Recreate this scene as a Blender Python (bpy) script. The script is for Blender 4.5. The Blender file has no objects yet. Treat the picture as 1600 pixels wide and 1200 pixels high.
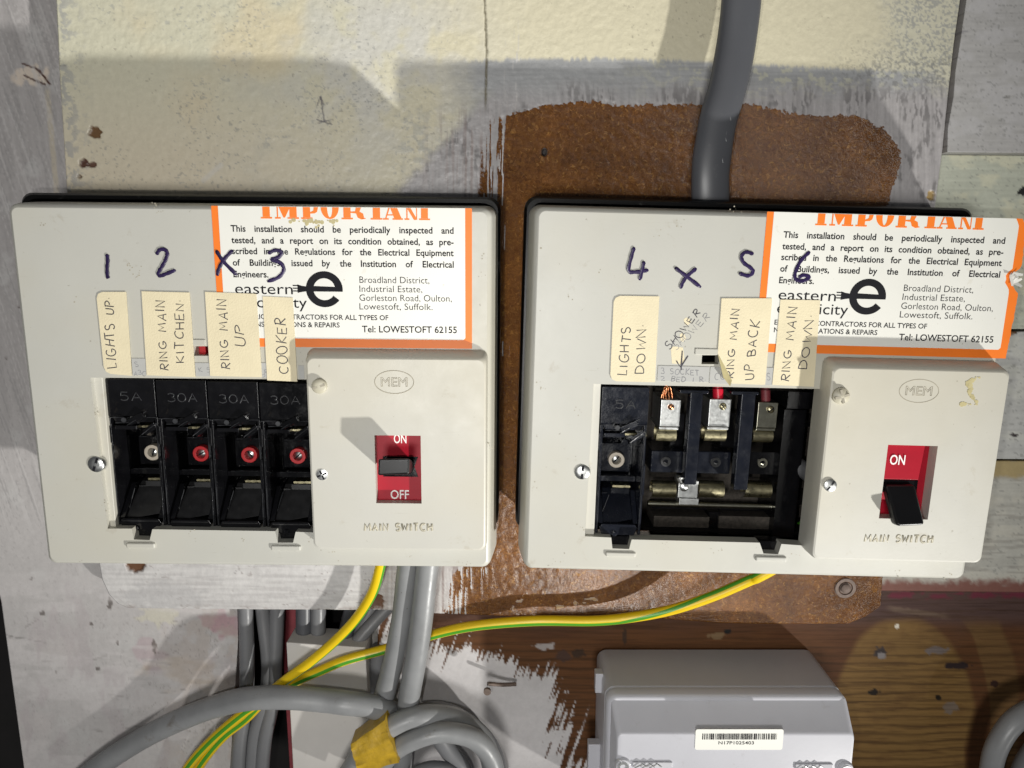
import bpy, math, random
import numpy as np
from mathutils import Vector, Matrix
random.seed(4); R = math.radians
sc = bpy.context.scene
# ------------------------------------------------------------ camera, lamps, world
F = 1109.0; PITCH = R(10.3); D0 = .397
CAM = Vector((0, -D0, 0))
cd = bpy.data.cameras.new('camera'); cam = bpy.data.objects.new('camera', cd); sc.collection.objects.link(cam)
cam.location = CAM; cam.rotation_euler = (math.pi/2-PITCH, 0, 0)
cd.sensor_width = 36; cd.lens = 36*F/1600; cd.clip_start = .01; cd.clip_end = 50
sc.camera = cam
w = bpy.data.worlds.new('World'); sc.world = w; w.use_nodes = True
w.node_tree.nodes['Background'].inputs[0].default_value = (.95, .97, 1, 1)
w.node_tree.nodes['Background'].inputs[1].default_value = .08
def lamp(name, loc, target, power, size, col, spread=180):
    l = bpy.data.lights.new(name, 'AREA'); l.energy = power; l.size = size; l.shape = 'DISK'; l.color = col; l.spread = R(spread)
    o = bpy.data.objects.new(name, l); sc.collection.objects.link(o); o.location = loc
    o.rotation_euler = (Vector(target)-Vector(loc)).to_track_quat('-Z', 'Y').to_euler(); return o
tl = bpy.data.lights.new('torch_lamp', 'SPOT'); tl.energy = 80; tl.shadow_soft_size = .018; tl.color = (1, .98, .93)
tl.spot_size = R(41); tl.spot_blend = 1.0
to = bpy.data.objects.new('torch_lamp', tl); sc.collection.objects.link(to); to.location = (.74, -.60, -.77)
to.rotation_euler = (Vector((-.32, 0, .24))-to.location).to_track_quat('-Z', 'Y').to_euler()
lamp('fill_lamp', (-.10, -1.3, -.25), (-.05, 0, -.05), 6.6, .3, (1, .985, .95))  # added soft fill behind the camera, no such source seen
fl = bpy.data.lights.new('flash_lamp', 'POINT'); fl.energy = 1.4; fl.shadow_soft_size = .005; fl.color = (1, .985, .95)
fo = bpy.data.objects.new('flash_lamp', fl); sc.collection.objects.link(fo); fo.location = (-.035, -.42, -.028)
sc.view_settings.view_transform = 'Standard'; sc.view_settings.look = 'None'
sc.view_settings.exposure = -.1; sc.view_settings.gamma = 1
sc.render.engine = 'CYCLES'

def P(u, v, h=0.0):
    """point on the plane h in front of the panel (y = -h) for a position measured in the photograph"""
    a = (u-800)/F; b = -(v-600)/F
    dx = a; dy = math.cos(PITCH)+b*math.sin(PITCH); dz = -math.sin(PITCH)+b*math.cos(PITCH)
    t = (-h-CAM.y)/dy
    return Vector((dx*t, -h, dz*t))

# ------------------------------------------------------------ scene graph helpers
def tag(o, label=None, cat=None, group=None, kind=None):
    if label: o['label'] = label
    if cat: o['category'] = cat
    if group: o['group'] = group
    if kind: o['kind'] = kind
    return o
def empty(name, loc=(0, 0, 0), ry=0):
    o = bpy.data.objects.new(name, None); o.empty_display_size = .01
    sc.collection.objects.link(o); o.location = loc; o.rotation_euler = (0, ry, 0); return o

class MB:
    def __init__(s): s.v = []; s.f = []; s.m = []
    def add(s, verts, faces, mi=0):
        n = len(s.v); s.v += [tuple(p) for p in verts]; s.f += [tuple(i+n for i in f) for f in faces]
        s.m += ([mi]*len(faces) if isinstance(mi, int) else list(mi)); return s
    def box(s, x0, x1, z0, z1, h0, h1, mi=0, taper=0):
        """h0 back, h1 front (distance in front of the panel)"""
        if x0 > x1: x0, x1 = x1, x0
        if z0 > z1: z0, z1 = z1, z0
        t = taper
        v = [(x0, -h0, z0), (x1, -h0, z0), (x1, -h0, z1), (x0, -h0, z1),
             (x0+t, -h1, z0+t), (x1-t, -h1, z0+t), (x1-t, -h1, z1-t), (x0+t, -h1, z1-t)]
        return s.add(v, [(0, 3, 2, 1), (4, 5, 6, 7), (0, 1, 5, 4), (1, 2, 6, 5), (2, 3, 7, 6), (3, 0, 4, 7)][::1] and
                     [(0, 3, 2, 1)[::-1], (4, 5, 6, 7), (0, 1, 5, 4), (1, 2, 6, 5), (2, 3, 7, 6), (3, 0, 4, 7)], mi)
    def hexa(s, back, front, mi=0):
        n = len(back); v = list(back)+list(front)
        fs = [tuple(range(n))[::-1], tuple(range(n, 2*n))]+[(i, (i+1) % n, n+(i+1) % n, n+i) for i in range(n)]
        return s.add(v, fs, mi)
    def prism(s, poly, h0, h1, mi=0):
        """poly: list of (x,z)"""
        return s.hexa([(x, -h0, z) for x, z in poly], [(x, -h1, z) for x, z in poly], mi)
    def tube(s, pts, r, ry=None, n=10, mi=0, phase=None, stripe=None, cap=True, ref=(0, 1, 0)):
        pts = [Vector(p) for p in pts]; m = len(pts); ry = r if ry is None else ry
        rr = r if isinstance(r, (list, tuple)) else [r]*m
        ryy = ry if isinstance(ry, (list, tuple)) else [ry]*m
        ref = Vector(ref); vs = []; fs = []; ms = []; acc = 0
        for i, p in enumerate(pts):
            d = (pts[min(i+1, m-1)]-pts[max(i-1, 0)]).normalized()
            if i: acc += (pts[i]-pts[i-1]).length
            a = d.cross(ref)
            if a.length < 1e-4: a = d.cross(Vector((0, 0, 1)))
            a.normalize(); b = a.cross(d).normalized()
            for k in range(n):
                t = 2*math.pi*k/n + (phase[i] if phase else 0)
                vs.append(p+a*math.cos(t)*rr[i]+b*math.sin(t)*ryy[i])
        for i in range(m-1):
            for k in range(n):
                fs.append((i*n+k, i*n+(k+1) % n, (i+1)*n+(k+1) % n, (i+1)*n+k))
                ms.append(stripe[k] if stripe else mi)
        if cap:
            fs += [tuple(range(n))[::-1], tuple(range((m-1)*n, m*n))]; ms += [mi, mi]
        return s.add(vs, fs, ms)
    def disc(s, x, z, h0, h1, r, n=20, mi=0, rt=None, r0=None):
        """short round boss along the y axis, rt = top radius"""
        rt = r if rt is None else rt
        c = [(math.cos(2*math.pi*k/n), math.sin(2*math.pi*k/n)) for k in range(n)]
        return s.hexa([(x+a*r, -h0, z+b*r) for a, b in c], [(x+a*rt, -h1, z+b*rt) for a, b in c], mi)
    def ring(s, x, z, h0, h1, ro, ri, n=28, mi=0):
        v = []; fs = []
        for k in range(n):
            c, q = math.cos(2*math.pi*k/n), math.sin(2*math.pi*k/n)
            v += [(x+c*ro, -h0, z+q*ro), (x+c*ro, -h1, z+q*ro), (x+c*ri, -h1, z+q*ri), (x+c*ri, -h0, z+q*ri)]
        for k in range(n):
            a = 4*k; b = 4*((k+1) % n)
            fs += [(a, b, b+1, a+1), (a+1, b+1, b+2, a+2), (a+2, b+2, b+3, a+3)]
        return s.add(v, fs, mi)
    def xf(s, M): s.v = [tuple(M @ Vector(p)) for p in s.v]; return s
    def build(s, name, mats, parent=None, smooth=False, bevel=0, seg=2, auto=None, weld=False):
        me = bpy.data.meshes.new(name); me.from_pydata(s.v, [], s.f); me.update()
        mats = mats if isinstance(mats, (list, tuple)) else [mats]
        for m in mats: me.materials.append(m)
        if len(mats) > 1: me.polygons.foreach_set('material_index', s.m)
        import bmesh
        bm = bmesh.new(); bm.from_mesh(me)
        if weld: bmesh.ops.remove_doubles(bm, verts=bm.verts, dist=1e-6)
        bmesh.ops.recalc_face_normals(bm, faces=bm.faces); bm.to_mesh(me); bm.free()
        if smooth:
            me.polygons.foreach_set('use_smooth', [True]*len(me.polygons))
            if auto is not None: me.set_sharp_from_angle(angle=R(auto))
        o = bpy.data.objects.new(name, me); sc.collection.objects.link(o)
        if parent: o.parent = parent
        if bevel:
            b = o.modifiers.new('bevel', 'BEVEL'); b.width = bevel; b.segments = seg; b.limit_method = 'ANGLE'; b.angle_limit = R(35)
            me.polygons.foreach_set('use_smooth', [True]*len(me.polygons))
            b.harden_normals = True
        return o

def smooth_path(pts, k=8):
    pts = [Vector(p) for p in pts]; out = []
    q = [pts[0]*2-pts[1]]+pts+[pts[-1]*2-pts[-2]]
    for i in range(1, len(q)-2):
        for j in range(k):
            t = j/k; a, b, c, d = q[i-1], q[i], q[i+1], q[i+2]
            out.append(.5*((2*b)+(c-a)*t+(2*a-5*b+4*c-d)*t*t+(3*b-a-3*c+d)*t**3))
    out.append(pts[-1]); return out

def curve_geo(cu):
    o = bpy.data.objects.new('temp', cu); sc.collection.objects.link(o)
    dg = bpy.context.evaluated_depsgraph_get(); dg.update()
    me = bpy.data.meshes.new_from_object(o.evaluated_get(dg))
    v = [tuple(x.co) for x in me.vertices]; f = [tuple(p.vertices) for p in me.polygons]
    bpy.data.objects.remove(o); bpy.data.meshes.remove(me); bpy.data.curves.remove(cu); return v, f
def plate_geo(loops, thick=0.0, bevel=0.0):
    cu = bpy.data.curves.new('temp', 'CURVE'); cu.dimensions = '2D'; cu.fill_mode = 'BOTH' if thick else 'FRONT'
    cu.extrude = thick/2-bevel if thick else 0; cu.bevel_depth = bevel; cu.bevel_resolution = 2; cu.offset = -bevel
    for lp in loops:
        s = cu.splines.new('POLY'); s.points.add(len(lp)-1); s.use_cyclic_u = True
        for p, (x, y) in zip(s.points, lp): p.co = (x, y, 0, 1)
    return curve_geo(cu)
def add_plate(mb, loops, h_front, thick=0.0, bevel=0.0, mi=0):
    v, f = plate_geo(loops, thick, bevel)
    off = h_front-thick/2
    mb.add([(x, -(z+off), y) for x, y, z in v], f, mi); return mb
TXT = {}
def text_geo(s, offset=0.0, outline=0.0):
    k = (s, offset, outline)
    if k not in TXT:
        cu = bpy.data.curves.new('temp', 'FONT'); cu.body = s; cu.size = 1; cu.offset = offset; cu.resolution_u = 3
        if outline: cu.fill_mode = 'NONE'; cu.bevel_depth = outline; cu.bevel_resolution = 1
        TXT[k] = curve_geo(cu)
    return TXT[k]
def add_text(mb, s, x, z, h, cap, width=None, offset=0.0, rot=0.0, mi=0, shear=0.0, outline=0, center=False, sx=1.0):
    v, f = text_geo(s, offset, outline)
    if not v: return 0
    x0 = min(p[0] for p in v); x1 = max(p[0] for p in v); k = cap/.69
    kx = width/(x1-x0) if width else k*sx
    c, q = math.cos(rot), math.sin(rot); off = (x1-x0)*kx/2 if center else 0
    out = []
    for a, b, e in v:
        a = (a-x0)*kx-off + shear*b*k; b = b*k
        out.append((x+a*c-b*q, -h-e*k, z+a*q+b*c))
    mb.add(out, f, mi); return (x1-x0)*kx
def rrect(x0, x1, z0, z1, r, n=6):
    if z0 > z1: z0, z1 = z1, z0
    out = []
    for cx, cz, a0 in ((x1-r, z1-r, 0), (x0+r, z1-r, 90), (x0+r, z0+r, 180), (x1-r, z0+r, 270)):
        for k in range(n+1):
            t = R(a0+90*k/n); out.append((cx+r*math.cos(t), cz+r*math.sin(t)))
    return out
def loft(mb, rings, mi=0, cap_front=False, cap_back=False):
    n = len(rings[0][0]); v = []; f = []
    for poly, h in rings: v += [(x, -h, z) for x, z in poly]
    for i in range(len(rings)-1):
        for k in range(n):
            f.append((i*n+k, i*n+(k+1) % n, (i+1)*n+(k+1) % n, (i+1)*n+k))
    if cap_front: f.append(tuple(range((len(rings)-1)*n, len(rings)*n)))
    if cap_back: f.append(tuple(range(n)))
    return mb.add(v, f, mi)

# stroke letters, unit box 0..1 wide (y up)
def arc(cx, cy, rx, ry, a0, a1, n=8):
    return [(cx+rx*math.cos(R(a0+(a1-a0)*k/n)), cy+ry*math.sin(R(a0+(a1-a0)*k/n))) for k in range(n+1)]
SF = {
 'A': [[(0, 0), (.35, 1), (.7, 0)], [(.12, .35), (.6, .35)]],
 'B': [[(0, 0), (0, 1)], [(0, 1)]+arc(.25, .76, .28, .24, 90, -90)+[(0, .52)]+arc(.28, .26, .32, .26, 90, -90)+[(0, 0)]],
 'C': [arc(.4, .5, .4, .5, 50, 310, 12)],
 'D': [[(0, 0), (.03, 1)], [(0, 1)]+arc(.15, .5, .5, .5, 90, -90, 10)+[(0, 0)]],
 'E': [[(.55, 1), (0, 1), (0, 0), (.58, 0)], [(0, .5), (.45, .52)]],
 'G': [arc(.4, .5, .4, .5, 55, 340, 12)+[(.78, .42), (.4, .42)]],
 'H': [[(0, 0), (0, 1)], [(.6, 0), (.6, 1)], [(0, .5), (.6, .52)]],
 'I': [[(.1, 0), (.1, 1)]],
 'K': [[(0, 0), (0, 1)], [(.6, 1), (0, .42), (.62, 0)]],
 'L': [[(0, 1), (.03, 0), (.5, .03)]],
 'M': [[(0, 0), (.1, 1), (.42, .3), (.75, 1), (.85, 0)]],
 'N': [[(0, 0), (.02, 1), (.6, 0), (.64, 1)]],
 'O': [arc(.38, .5, .38, .5, 95, 455, 14)],
 'P': [[(0, 0), (.04, 1)], [(-.03, .96)]+arc(.22, .74, .34, .26, 90, -100, 8)],
 'R': [[(0, 0), (.04, 1)], [(-.08, .92)]+arc(.2, .75, .34, .25, 90, -100, 8)+[(.1, .48), (.62, 0)]],
 'S': [arc(.3, .76, .26, .24, 30, 250, 8)+arc(.3, .26, .28, .26, 80, -150, 8)],
 'T': [[(0, 1), (.66, 1)], [(.33, 1), (.33, 0)]],
 'U': [[(0, 1), (0, .35)]+arc(.28, .3, .28, .3, 180, 360, 6)+[(.56, 1)]],
 'W': [[(0, 1), (.15, .05), (.4, .7), (.62, .03), (.85, 1)]],
 '.': [[(0, .35), (.05, .37)]],
 '1': [[(.2, 0), (.2, 1)]], '2': [arc(.28, .72, .28, .28, 160, -30, 7)+[(0, 0), (.6, 0)]],
 '3': [arc(.28, .76, .26, .24, 150, -80, 7)+arc(.28, .27, .32, .27, 80, -150, 8)],
 '5': [[(.55, 1), (.1, 1), (.05, .58)]+arc(.28, .32, .3, .32, 110, -140, 8)],
 '0': [arc(.32, .5, .32, .5, 90, 450, 14)],
}
WID = {'A': .7, 'B': .6, 'C': .72, 'D': .65, 'E': .6, 'G': .8, 'H': .6, 'I': .2, 'K': .62, 'L': .5, 'M': .85, 'N': .64, 'O': .76, 'P': .56, 'R': .6,
       'S': .56, 'T': .66, 'U': .56, 'W': .85, '.': .05, '1': .3, '2': .6, '3': .6, '5': .6, '0': .64, ' ': .5}
def pen(mb, s, A, B, height, h, r, jitter=.10, gap=.28, flat=.25, mi=0):
    """stroke lettering from local point A to B (x,z), letters stand to the left of the direction"""
    A = Vector(A); B = Vector(B); d = B-A; L = d.length; d.normalize(); up = Vector((-d.y, d.x))
    tot = sum(WID[c]+gap for c in s)-gap; kx = L/tot; x = 0; rd = random.Random(hash(s) % 997 if False else sum(map(ord, s)))
    e = 0
    for c in s:
        if c != ' ':
            jy = rd.uniform(-1, 1)*jitter; js = 1+rd.uniform(-1, 1)*jitter*1.5; sh = rd.uniform(-1, 1)*jitter*1.6; tl_ = rd.uniform(-1, 1)*jitter
            for st in SF[c]:
                e += 1
                pts = []
                for (a, b) in st:
                    q = A+d*((x+a+sh*b)*kx)+up*((b*js+jy+tl_*a)*height)
                    pts.append((q.x, -h-e*4e-6, q.y))
                mb.tube(pts, r, r*flat, n=6, mi=mi)
        x += WID[c]+gap
# ------------------------------------------------------------ materials
def new_mat(name):
    m = bpy.data.materials.new(name); m.use_nodes = True; nt = m.node_tree; b = nt.nodes['Principled BSDF']; return m, nt, b
def N(nt, t, **kw):
    n = nt.nodes.new(t)
    for k, v in kw.items():
        if k in n.inputs.keys(): n.inputs[k].default_value = v
        else: setattr(n, k, v)
    return n
def ramp(nt, fac, stops):
    n = nt.nodes.new('ShaderNodeValToRGB'); e = n.color_ramp.elements
    while len(e) < len(stops): e.new(.5)
    for el, (p, c) in zip(e, stops): el.position = p; el.color = tuple(c)+((1,) if len(c) == 3 else ())
    nt.links.new(fac, n.inputs[0]); return n.outputs[0]
def mixc(nt, fac, a, b, mode='MIX'):
    n = nt.nodes.new('ShaderNodeMix'); n.data_type = 'RGBA'; n.blend_type = mode
    for inp, val in ((n.inputs[0], fac), (n.inputs[6], a), (n.inputs[7], b)):
        if isinstance(val, bpy.types.NodeSocket): nt.links.new(val, inp)
        elif isinstance(val, (int, float)): inp.default_value = val
        else: inp.default_value = tuple(val)+((1,) if len(val) == 3 else ())
    return n.outputs[2]
def coords(nt, scale=(1, 1, 1), rot=(0, 0, 0)):
    tc = nt.nodes.new('ShaderNodeTexCoord'); mp = nt.nodes.new('ShaderNodeMapping')
    mp.inputs['Scale'].default_value = scale; mp.inputs['Rotation'].default_value = rot
    nt.links.new(tc.outputs['Object'], mp.inputs[0]); return mp.outputs[0]
def noise(nt, co, scale, detail=4, rough=.6, dist=0):
    n = N(nt, 'ShaderNodeTexNoise', Scale=scale, Detail=detail, Roughness=rough, Distortion=dist)
    nt.links.new(co, n.inputs['Vector']); return n.outputs['Fac']
def bump(nt, b, h, strength, dist):
    n = N(nt, 'ShaderNodeBump', Strength=strength, Distance=dist); nt.links.new(h, n.inputs['Height']); nt.links.new(n.outputs[0], b.inputs['Normal'])
def basic(name, col, rough=.5, metal=0, spec=.5, var=.12, vscale=60, dirt=None, dirt_amt=.5, dscale=90, bmp=.0, bscale=300, coat=0, rvar=0.0, aged=None):
    m, nt, b = new_mat(name); co = coords(nt)
    b.inputs['Roughness'].default_value = rough; b.inputs['Metallic'].default_value = metal
    b.inputs['Specular IOR Level'].default_value = spec; b.inputs['Coat Weight'].default_value = coat
    v = noise(nt, co, vscale, 5)
    c = ramp(nt, v, [(.3, [x*(1-var) for x in col]), (.7, [min(1, x*(1+var)) for x in col])])
    if aged:
        c = mixc(nt, ramp(nt, noise(nt, co, 9, 3, .5), [(.42, (0, 0, 0)), (.66, (.8, .8, .8))]), c, aged)
        sc_ = nt.nodes.new('ShaderNodeTexNoise'); sc_.inputs['Scale'].default_value = 1; sc_.inputs['Detail'].default_value = 6; nt.links.new(coords(nt, (60, 60, 900), (0, .6, 0)), sc_.inputs['Vector'])
        c = mixc(nt, ramp(nt, sc_.outputs['Fac'], [(.70, (0, 0, 0)), (.74, (.25, .25, .25))]), c, [x*.7 for x in aged])
    if dirt:
        d = noise(nt, co, dscale, 7, .72, .4)
        msk = ramp(nt, d, [(.62, (0, 0, 0)), (.74, (dirt_amt,)*3)])
        c = mixc(nt, msk, c, dirt)
        d2 = noise(nt, co, dscale*9, 3, .6)
        msk2 = ramp(nt, d2, [(.70, (0, 0, 0)), (.76, (dirt_amt,)*3)])
        c = mixc(nt, msk2, c, [x*.6 for x in dirt])
    nt.links.new(c, b.inputs['Base Color'])
    if rvar:
        rr = ramp(nt, noise(nt, co, vscale*2.3, 6, .7), [(.3, (max(0, rough-rvar),)*3), (.7, (min(1, rough+rvar),)*3)])
        nt.links.new(rr, b.inputs['Roughness'])
    if bmp: bump(nt, b, noise(nt, co, bscale, 4), bmp, .0006)
    return m
M = {}
M['cover'] = basic('aged_cream_plastic', (.50, .495, .45), .42, var=.035, vscale=14, aged=(.50, .475, .39), dirt=(.30, .25, .17), dirt_amt=.55, dscale=38, bmp=.05, bscale=900, rvar=.08)
M['switchc'] = basic('cream_switch_plastic', (.53, .52, .47), .42, var=.03, vscale=20, aged=(.53, .50, .41), dirt=(.34, .29, .19), dirt_amt=.5, dscale=45, bmp=.05, bscale=900, rvar=.08)
M['groove'] = basic('engraving_shade_and_grime', (.36, .33, .26), .6, var=.2, vscale=200)  # darker beige: engraved shade put into the colour, also used for grime
M['relief'] = basic('raised_plastic', (.48, .45, .35), .4, var=.08, vscale=200)
M['black'] = basic('black_bakelite', (.005, .005, .006), .13, spec=.45, var=.3, vscale=80, dirt=(.06, .05, .04), dirt_amt=.35, dscale=140, bmp=.12, bscale=500, rvar=.12)
M['navy'] = basic('blue_black_bakelite', (.008, .0095, .015), .2, spec=.45, var=.3, vscale=80, dirt=(.08, .07, .055), dirt_amt=.3, dscale=160, bmp=.12, bscale=500, rvar=.1)
M['emb'] = basic('black_relief_and_glints', (.028, .029, .032), .25, spec=.7, var=.5, vscale=500)  # paler gloss black for raised ratings and added edge glints
M['blacksheen'] = basic('sheen_black_bakelite', (.020, .020, .021), .38, spec=.5, var=.4, vscale=140, dirt=(.07, .06, .05), dirt_amt=.5, dscale=200, bmp=.1, bscale=700)  # lighter copy of the black, chute sheen put into its colour
M['lever'] = basic('smooth_black_lever', (.007, .007, .008), .3, spec=.4, var=.2)
M['steel'] = basic('black_japanned_steel', (.005, .005, .005), .3, spec=.2, var=.3, dirt=(.2, .19, .18), dirt_amt=.8, dscale=70)
M['zinc'] = basic('zinc_plated_metal', (.62, .63, .62), .36, 1, var=.12, vscale=300, bmp=.06, bscale=900, rvar=.08)
M['brass'] = basic('tarnished_brass', (.42, .38, .24), .34, 1, var=.2, vscale=200, bmp=.03, bscale=600, rvar=.12)
M['tin'] = basic('tarnished_tin', (.36, .35, .28), .28, 1, var=.2, vscale=200, bmp=.1, bscale=600)
M['copper'] = basic('copper_wire', (.75, .33, .16), .3, 1, var=.15, vscale=300)
M['red'] = basic('red_enamel', (.36, .006, .02), .42, spec=.25, var=.07, vscale=90, bmp=.05)
M['redring'] = basic('red_plastic', (.55, .015, .02), .4, var=.05)
M['creamring'] = basic('cream_ceramic', (.62, .55, .45), .4, var=.05)
M['redpvc'] = basic('red_pvc', (.55, .01, .03), .35, var=.1)
M['white_ink'] = basic('white_ink', (.85, .83, .80), .5, var=.05)
M['orange'] = basic('orange_ink', (.90, .20, .012), .5, var=.05, dirt=(.35, .12, .02), dirt_amt=.5, dscale=60)
M['paper'] = basic('white_sticker_paper', (.78, .775, .72), .40, var=.03, vscale=25, dirt=(.50, .43, .28), dirt_amt=.55, dscale=42)
M['ink'] = basic('black_print', (.012, .012, .015), .7, spec=.15, var=.2)
M['tape'] = basic('masking_tape', (.74, .655, .45), .6, var=.05, vscale=70, bmp=.25, bscale=1100)
M['biro'] = basic('pen_ink', (.045, .042, .055), .5, var=.2)
M['pencil'] = basic('faded_pen', (.24, .24, .25), .6, var=.3, vscale=400)
M['marker'] = basic('purple_black_marker', (.022, .012, .06), .3, var=.3, vscale=120)
M['card'] = basic('clear_label_strip', (.47, .47, .45), .22, var=.06, vscale=90)
M['glue'] = basic('old_glue', (.50, .44, .24), .3, var=.15, vscale=200, bmp=.3)
M['dust'] = basic('dusty_black', (.05, .042, .034), .8, var=.5, vscale=500, bmp=.6, bscale=900)
M['grey'] = basic('grey_cable_pvc', (.24, .245, .25), .4, var=.12, vscale=45, dirt=(.13, .11, .09), dirt_amt=.7, dscale=60, rvar=.12, bmp=.08, bscale=400)
M['grey2'] = basic('dark_grey_cable_pvc', (.17, .172, .18), .42, var=.08, vscale=30, dirt=(.28, .26, .24), dirt_amt=.6, dscale=60, bmp=.1, rvar=.1)
M['grey3'] = basic('smooth_dark_grey_pvc', (.085, .088, .098), .38, var=.05, vscale=30, dirt=(.2, .2, .2), dirt_amt=.35, dscale=170)
M['yel'] = basic('yellow_pvc', (.72, .50, .008), .34, var=.06, vscale=60, dirt=(.3, .2, .03), dirt_amt=.4, dscale=120)
M['grn'] = basic('green_pvc', (.07, .30, .02), .34, var=.08, vscale=60)
M['ytape'] = basic('dirty_yellow_tape', (.46, .29, .02), .4, var=.25, vscale=120, dirt=(.12, .07, .02), dirt_amt=.9, dscale=110, bmp=.5, bscale=300)
M['meter'] = basic('pale_grey_plastic', (.54, .54, .58), .36, var=.03, vscale=30, dirt=(.3, .28, .26), dirt_amt=.3, dscale=100, bmp=.04)
M['clear'] = basic('frosted_plastic', (.55, .55, .58), .15, var=.05, coat=.6)
M['wpaint'] = basic('white_painted_plastic', (.60, .575, .545), .5, var=.04, vscale=50, dirt=(.35, .3, .25), dirt_amt=.4)
M['redpaint'] = basic('old_red_paint', (.23, .035, .045), .55, var=.3, vscale=60, dirt=(.45, .3, .3), dirt_amt=.5, dscale=50, bmp=.3)
M['void'] = basic('dark_cavity', (.006, .005, .005), .9, var=.3)
M['nail'] = basic('rusty_nail', (.16, .12, .10), .6, .4, var=.3, vscale=500)

# painted and bare boards: colours and masks are stored per vertex, fine grain comes from nodes
rng = np.random.RandomState(7); TAB = rng.rand(512, 512)
def vn(x, y, s=0):
    x = x+s*17.31; y = y+s*31.7
    xi = np.floor(x).astype(int); yi = np.floor(y).astype(int); fx = x-xi; fy = y-yi
    fx = fx*fx*(3-2*fx); fy = fy*fy*(3-2*fy); g = lambda a, b: TAB[a % 512, b % 512]
    return (g(xi, yi)*(1-fx)+g(xi+1, yi)*fx)*(1-fy)+(g(xi, yi+1)*(1-fx)+g(xi+1, yi+1)*fx)*fy
def fbm(x, y, s=0, o=4):
    t = 0; a = .5; n = 0
    for k in range(o): t = t+a*vn(x*2**k, y*2**k, s+k*3); n += a; a *= .55
    return t/n
def ss(a, b, x): t = np.clip((x-a)/(b-a), 0, 1); return t*t*(3-2*t)
def itp(pts, t): p = sorted(pts); return np.interp(t, [a for a, b in p], [b for a, b in p])
def lay(c, m, col): m = m[..., None]; return c*(1-m)+np.array(col)*m
def segd(U, V, a, b):
    ax, ay = a; bx, by = b; L = (bx-ax)**2+(by-ay)**2
    t = np.clip(((U-ax)*(bx-ax)+(V-ay)*(by-ay))/L, 0, 1)
    return np.hypot(U-ax-t*(bx-ax), V-ay-t*(by-ay))
def blob(U, V, cx, cy, rx, ry, s=0, k=.35, sc_=9):
    d = np.hypot((U-cx)/rx, (V-cy)/ry)+(vn(U/sc_, V/sc_, s)-.5)*2*k
    return ss(1.1, .8, d)
def board(name, left, right, top, bottom, h, depth, step, paint, mat, amp=.0):
    """a board face as a fine sheet between four measured edges, with its sides down to its back"""
    v0 = min(b for a, b in top); v1 = max(b for a, b in bottom)
    u0 = min(b for a, b in left); u1 = max(b for a, b in right)
    ni = max(2, int((u1-u0)/step)); nj = max(2, int((v1-v0)/step))
    s, t = np.meshgrid(np.linspace(0, 1, ni), np.linspace(0, 1, nj))
    V = v0+(v1-v0)*t; U = u0+(u1-u0)*s
    for _ in range(4):
        Lf = itp(left, V); Rt = itp(right, V); U = Lf+(Rt-Lf)*s
        T = itp(top, U); B = itp(bottom, U); V = T+(B-T)*t
    col, mask, dz = paint(U, V)
    a = (U-800)/F; b = -(V-600)/F; dy = math.cos(PITCH)+b*math.sin(PITCH)
    tt = (D0-h)/dy; X = a*tt; Z = (-math.sin(PITCH)+b*math.cos(PITCH))*tt; Y = -h-dz
    co = np.stack([X, Y, Z], -1).reshape(-1, 3)
    idx = np.arange(ni*nj).reshape(nj, ni)
    q = np.stack([idx[:-1, :-1], idx[1:, :-1], idx[1:, 1:], idx[:-1, 1:]], -1).reshape(-1, 4)
    per = np.concatenate([idx[0, :], idx[1:, -1], idx[-1, -2::-1], idx[-2:0:-1, 0]])
    n0 = len(co); bk = co[per].copy(); bk[:, 1] = -h+depth; bevel = co[per].copy()
    co = np.concatenate([co, bk]); k = np.arange(len(per)); kn = (k+1) % len(per)
    q2 = np.stack([per[k], per[kn], n0+kn, n0+k], -1)
    q = np.concatenate([q, q2])
    me = bpy.data.meshes.new(name); me.vertices.add(len(co)); me.vertices.foreach_set('co', co.ravel())
    me.loops.add(q.size); me.loops.foreach_set('vertex_index', q.ravel().astype(np.int32))
    me.polygons.add(len(q)); me.polygons.foreach_set('loop_start', np.arange(0, q.size, 4).astype(np.int32))
    me.polygons.foreach_set('use_smooth', np.concatenate([np.ones(len(q)-len(q2), bool), np.zeros(len(q2), bool)]))
    me.update(calc_edges=True); me.validate()
    cc = np.concatenate([col.reshape(-1, 3), col.reshape(-1, 3)[per]*.6]); cc = np.clip(np.concatenate([cc, np.ones((len(cc), 1))], 1), 0, 1)
    ca = me.color_attributes.new('paint', 'FLOAT_COLOR', 'POINT'); ca.data.foreach_set('color', cc.astype(np.float32).ravel())
    mm = np.concatenate([mask.ravel(), np.ones(len(per))]).astype(np.float32)
    at = me.attributes.new('bare', 'FLOAT', 'POINT'); at.data.foreach_set('value', mm)
    me.materials.append(mat); o = bpy.data.objects.new(name, me); sc.collection.objects.link(o); return o
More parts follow.
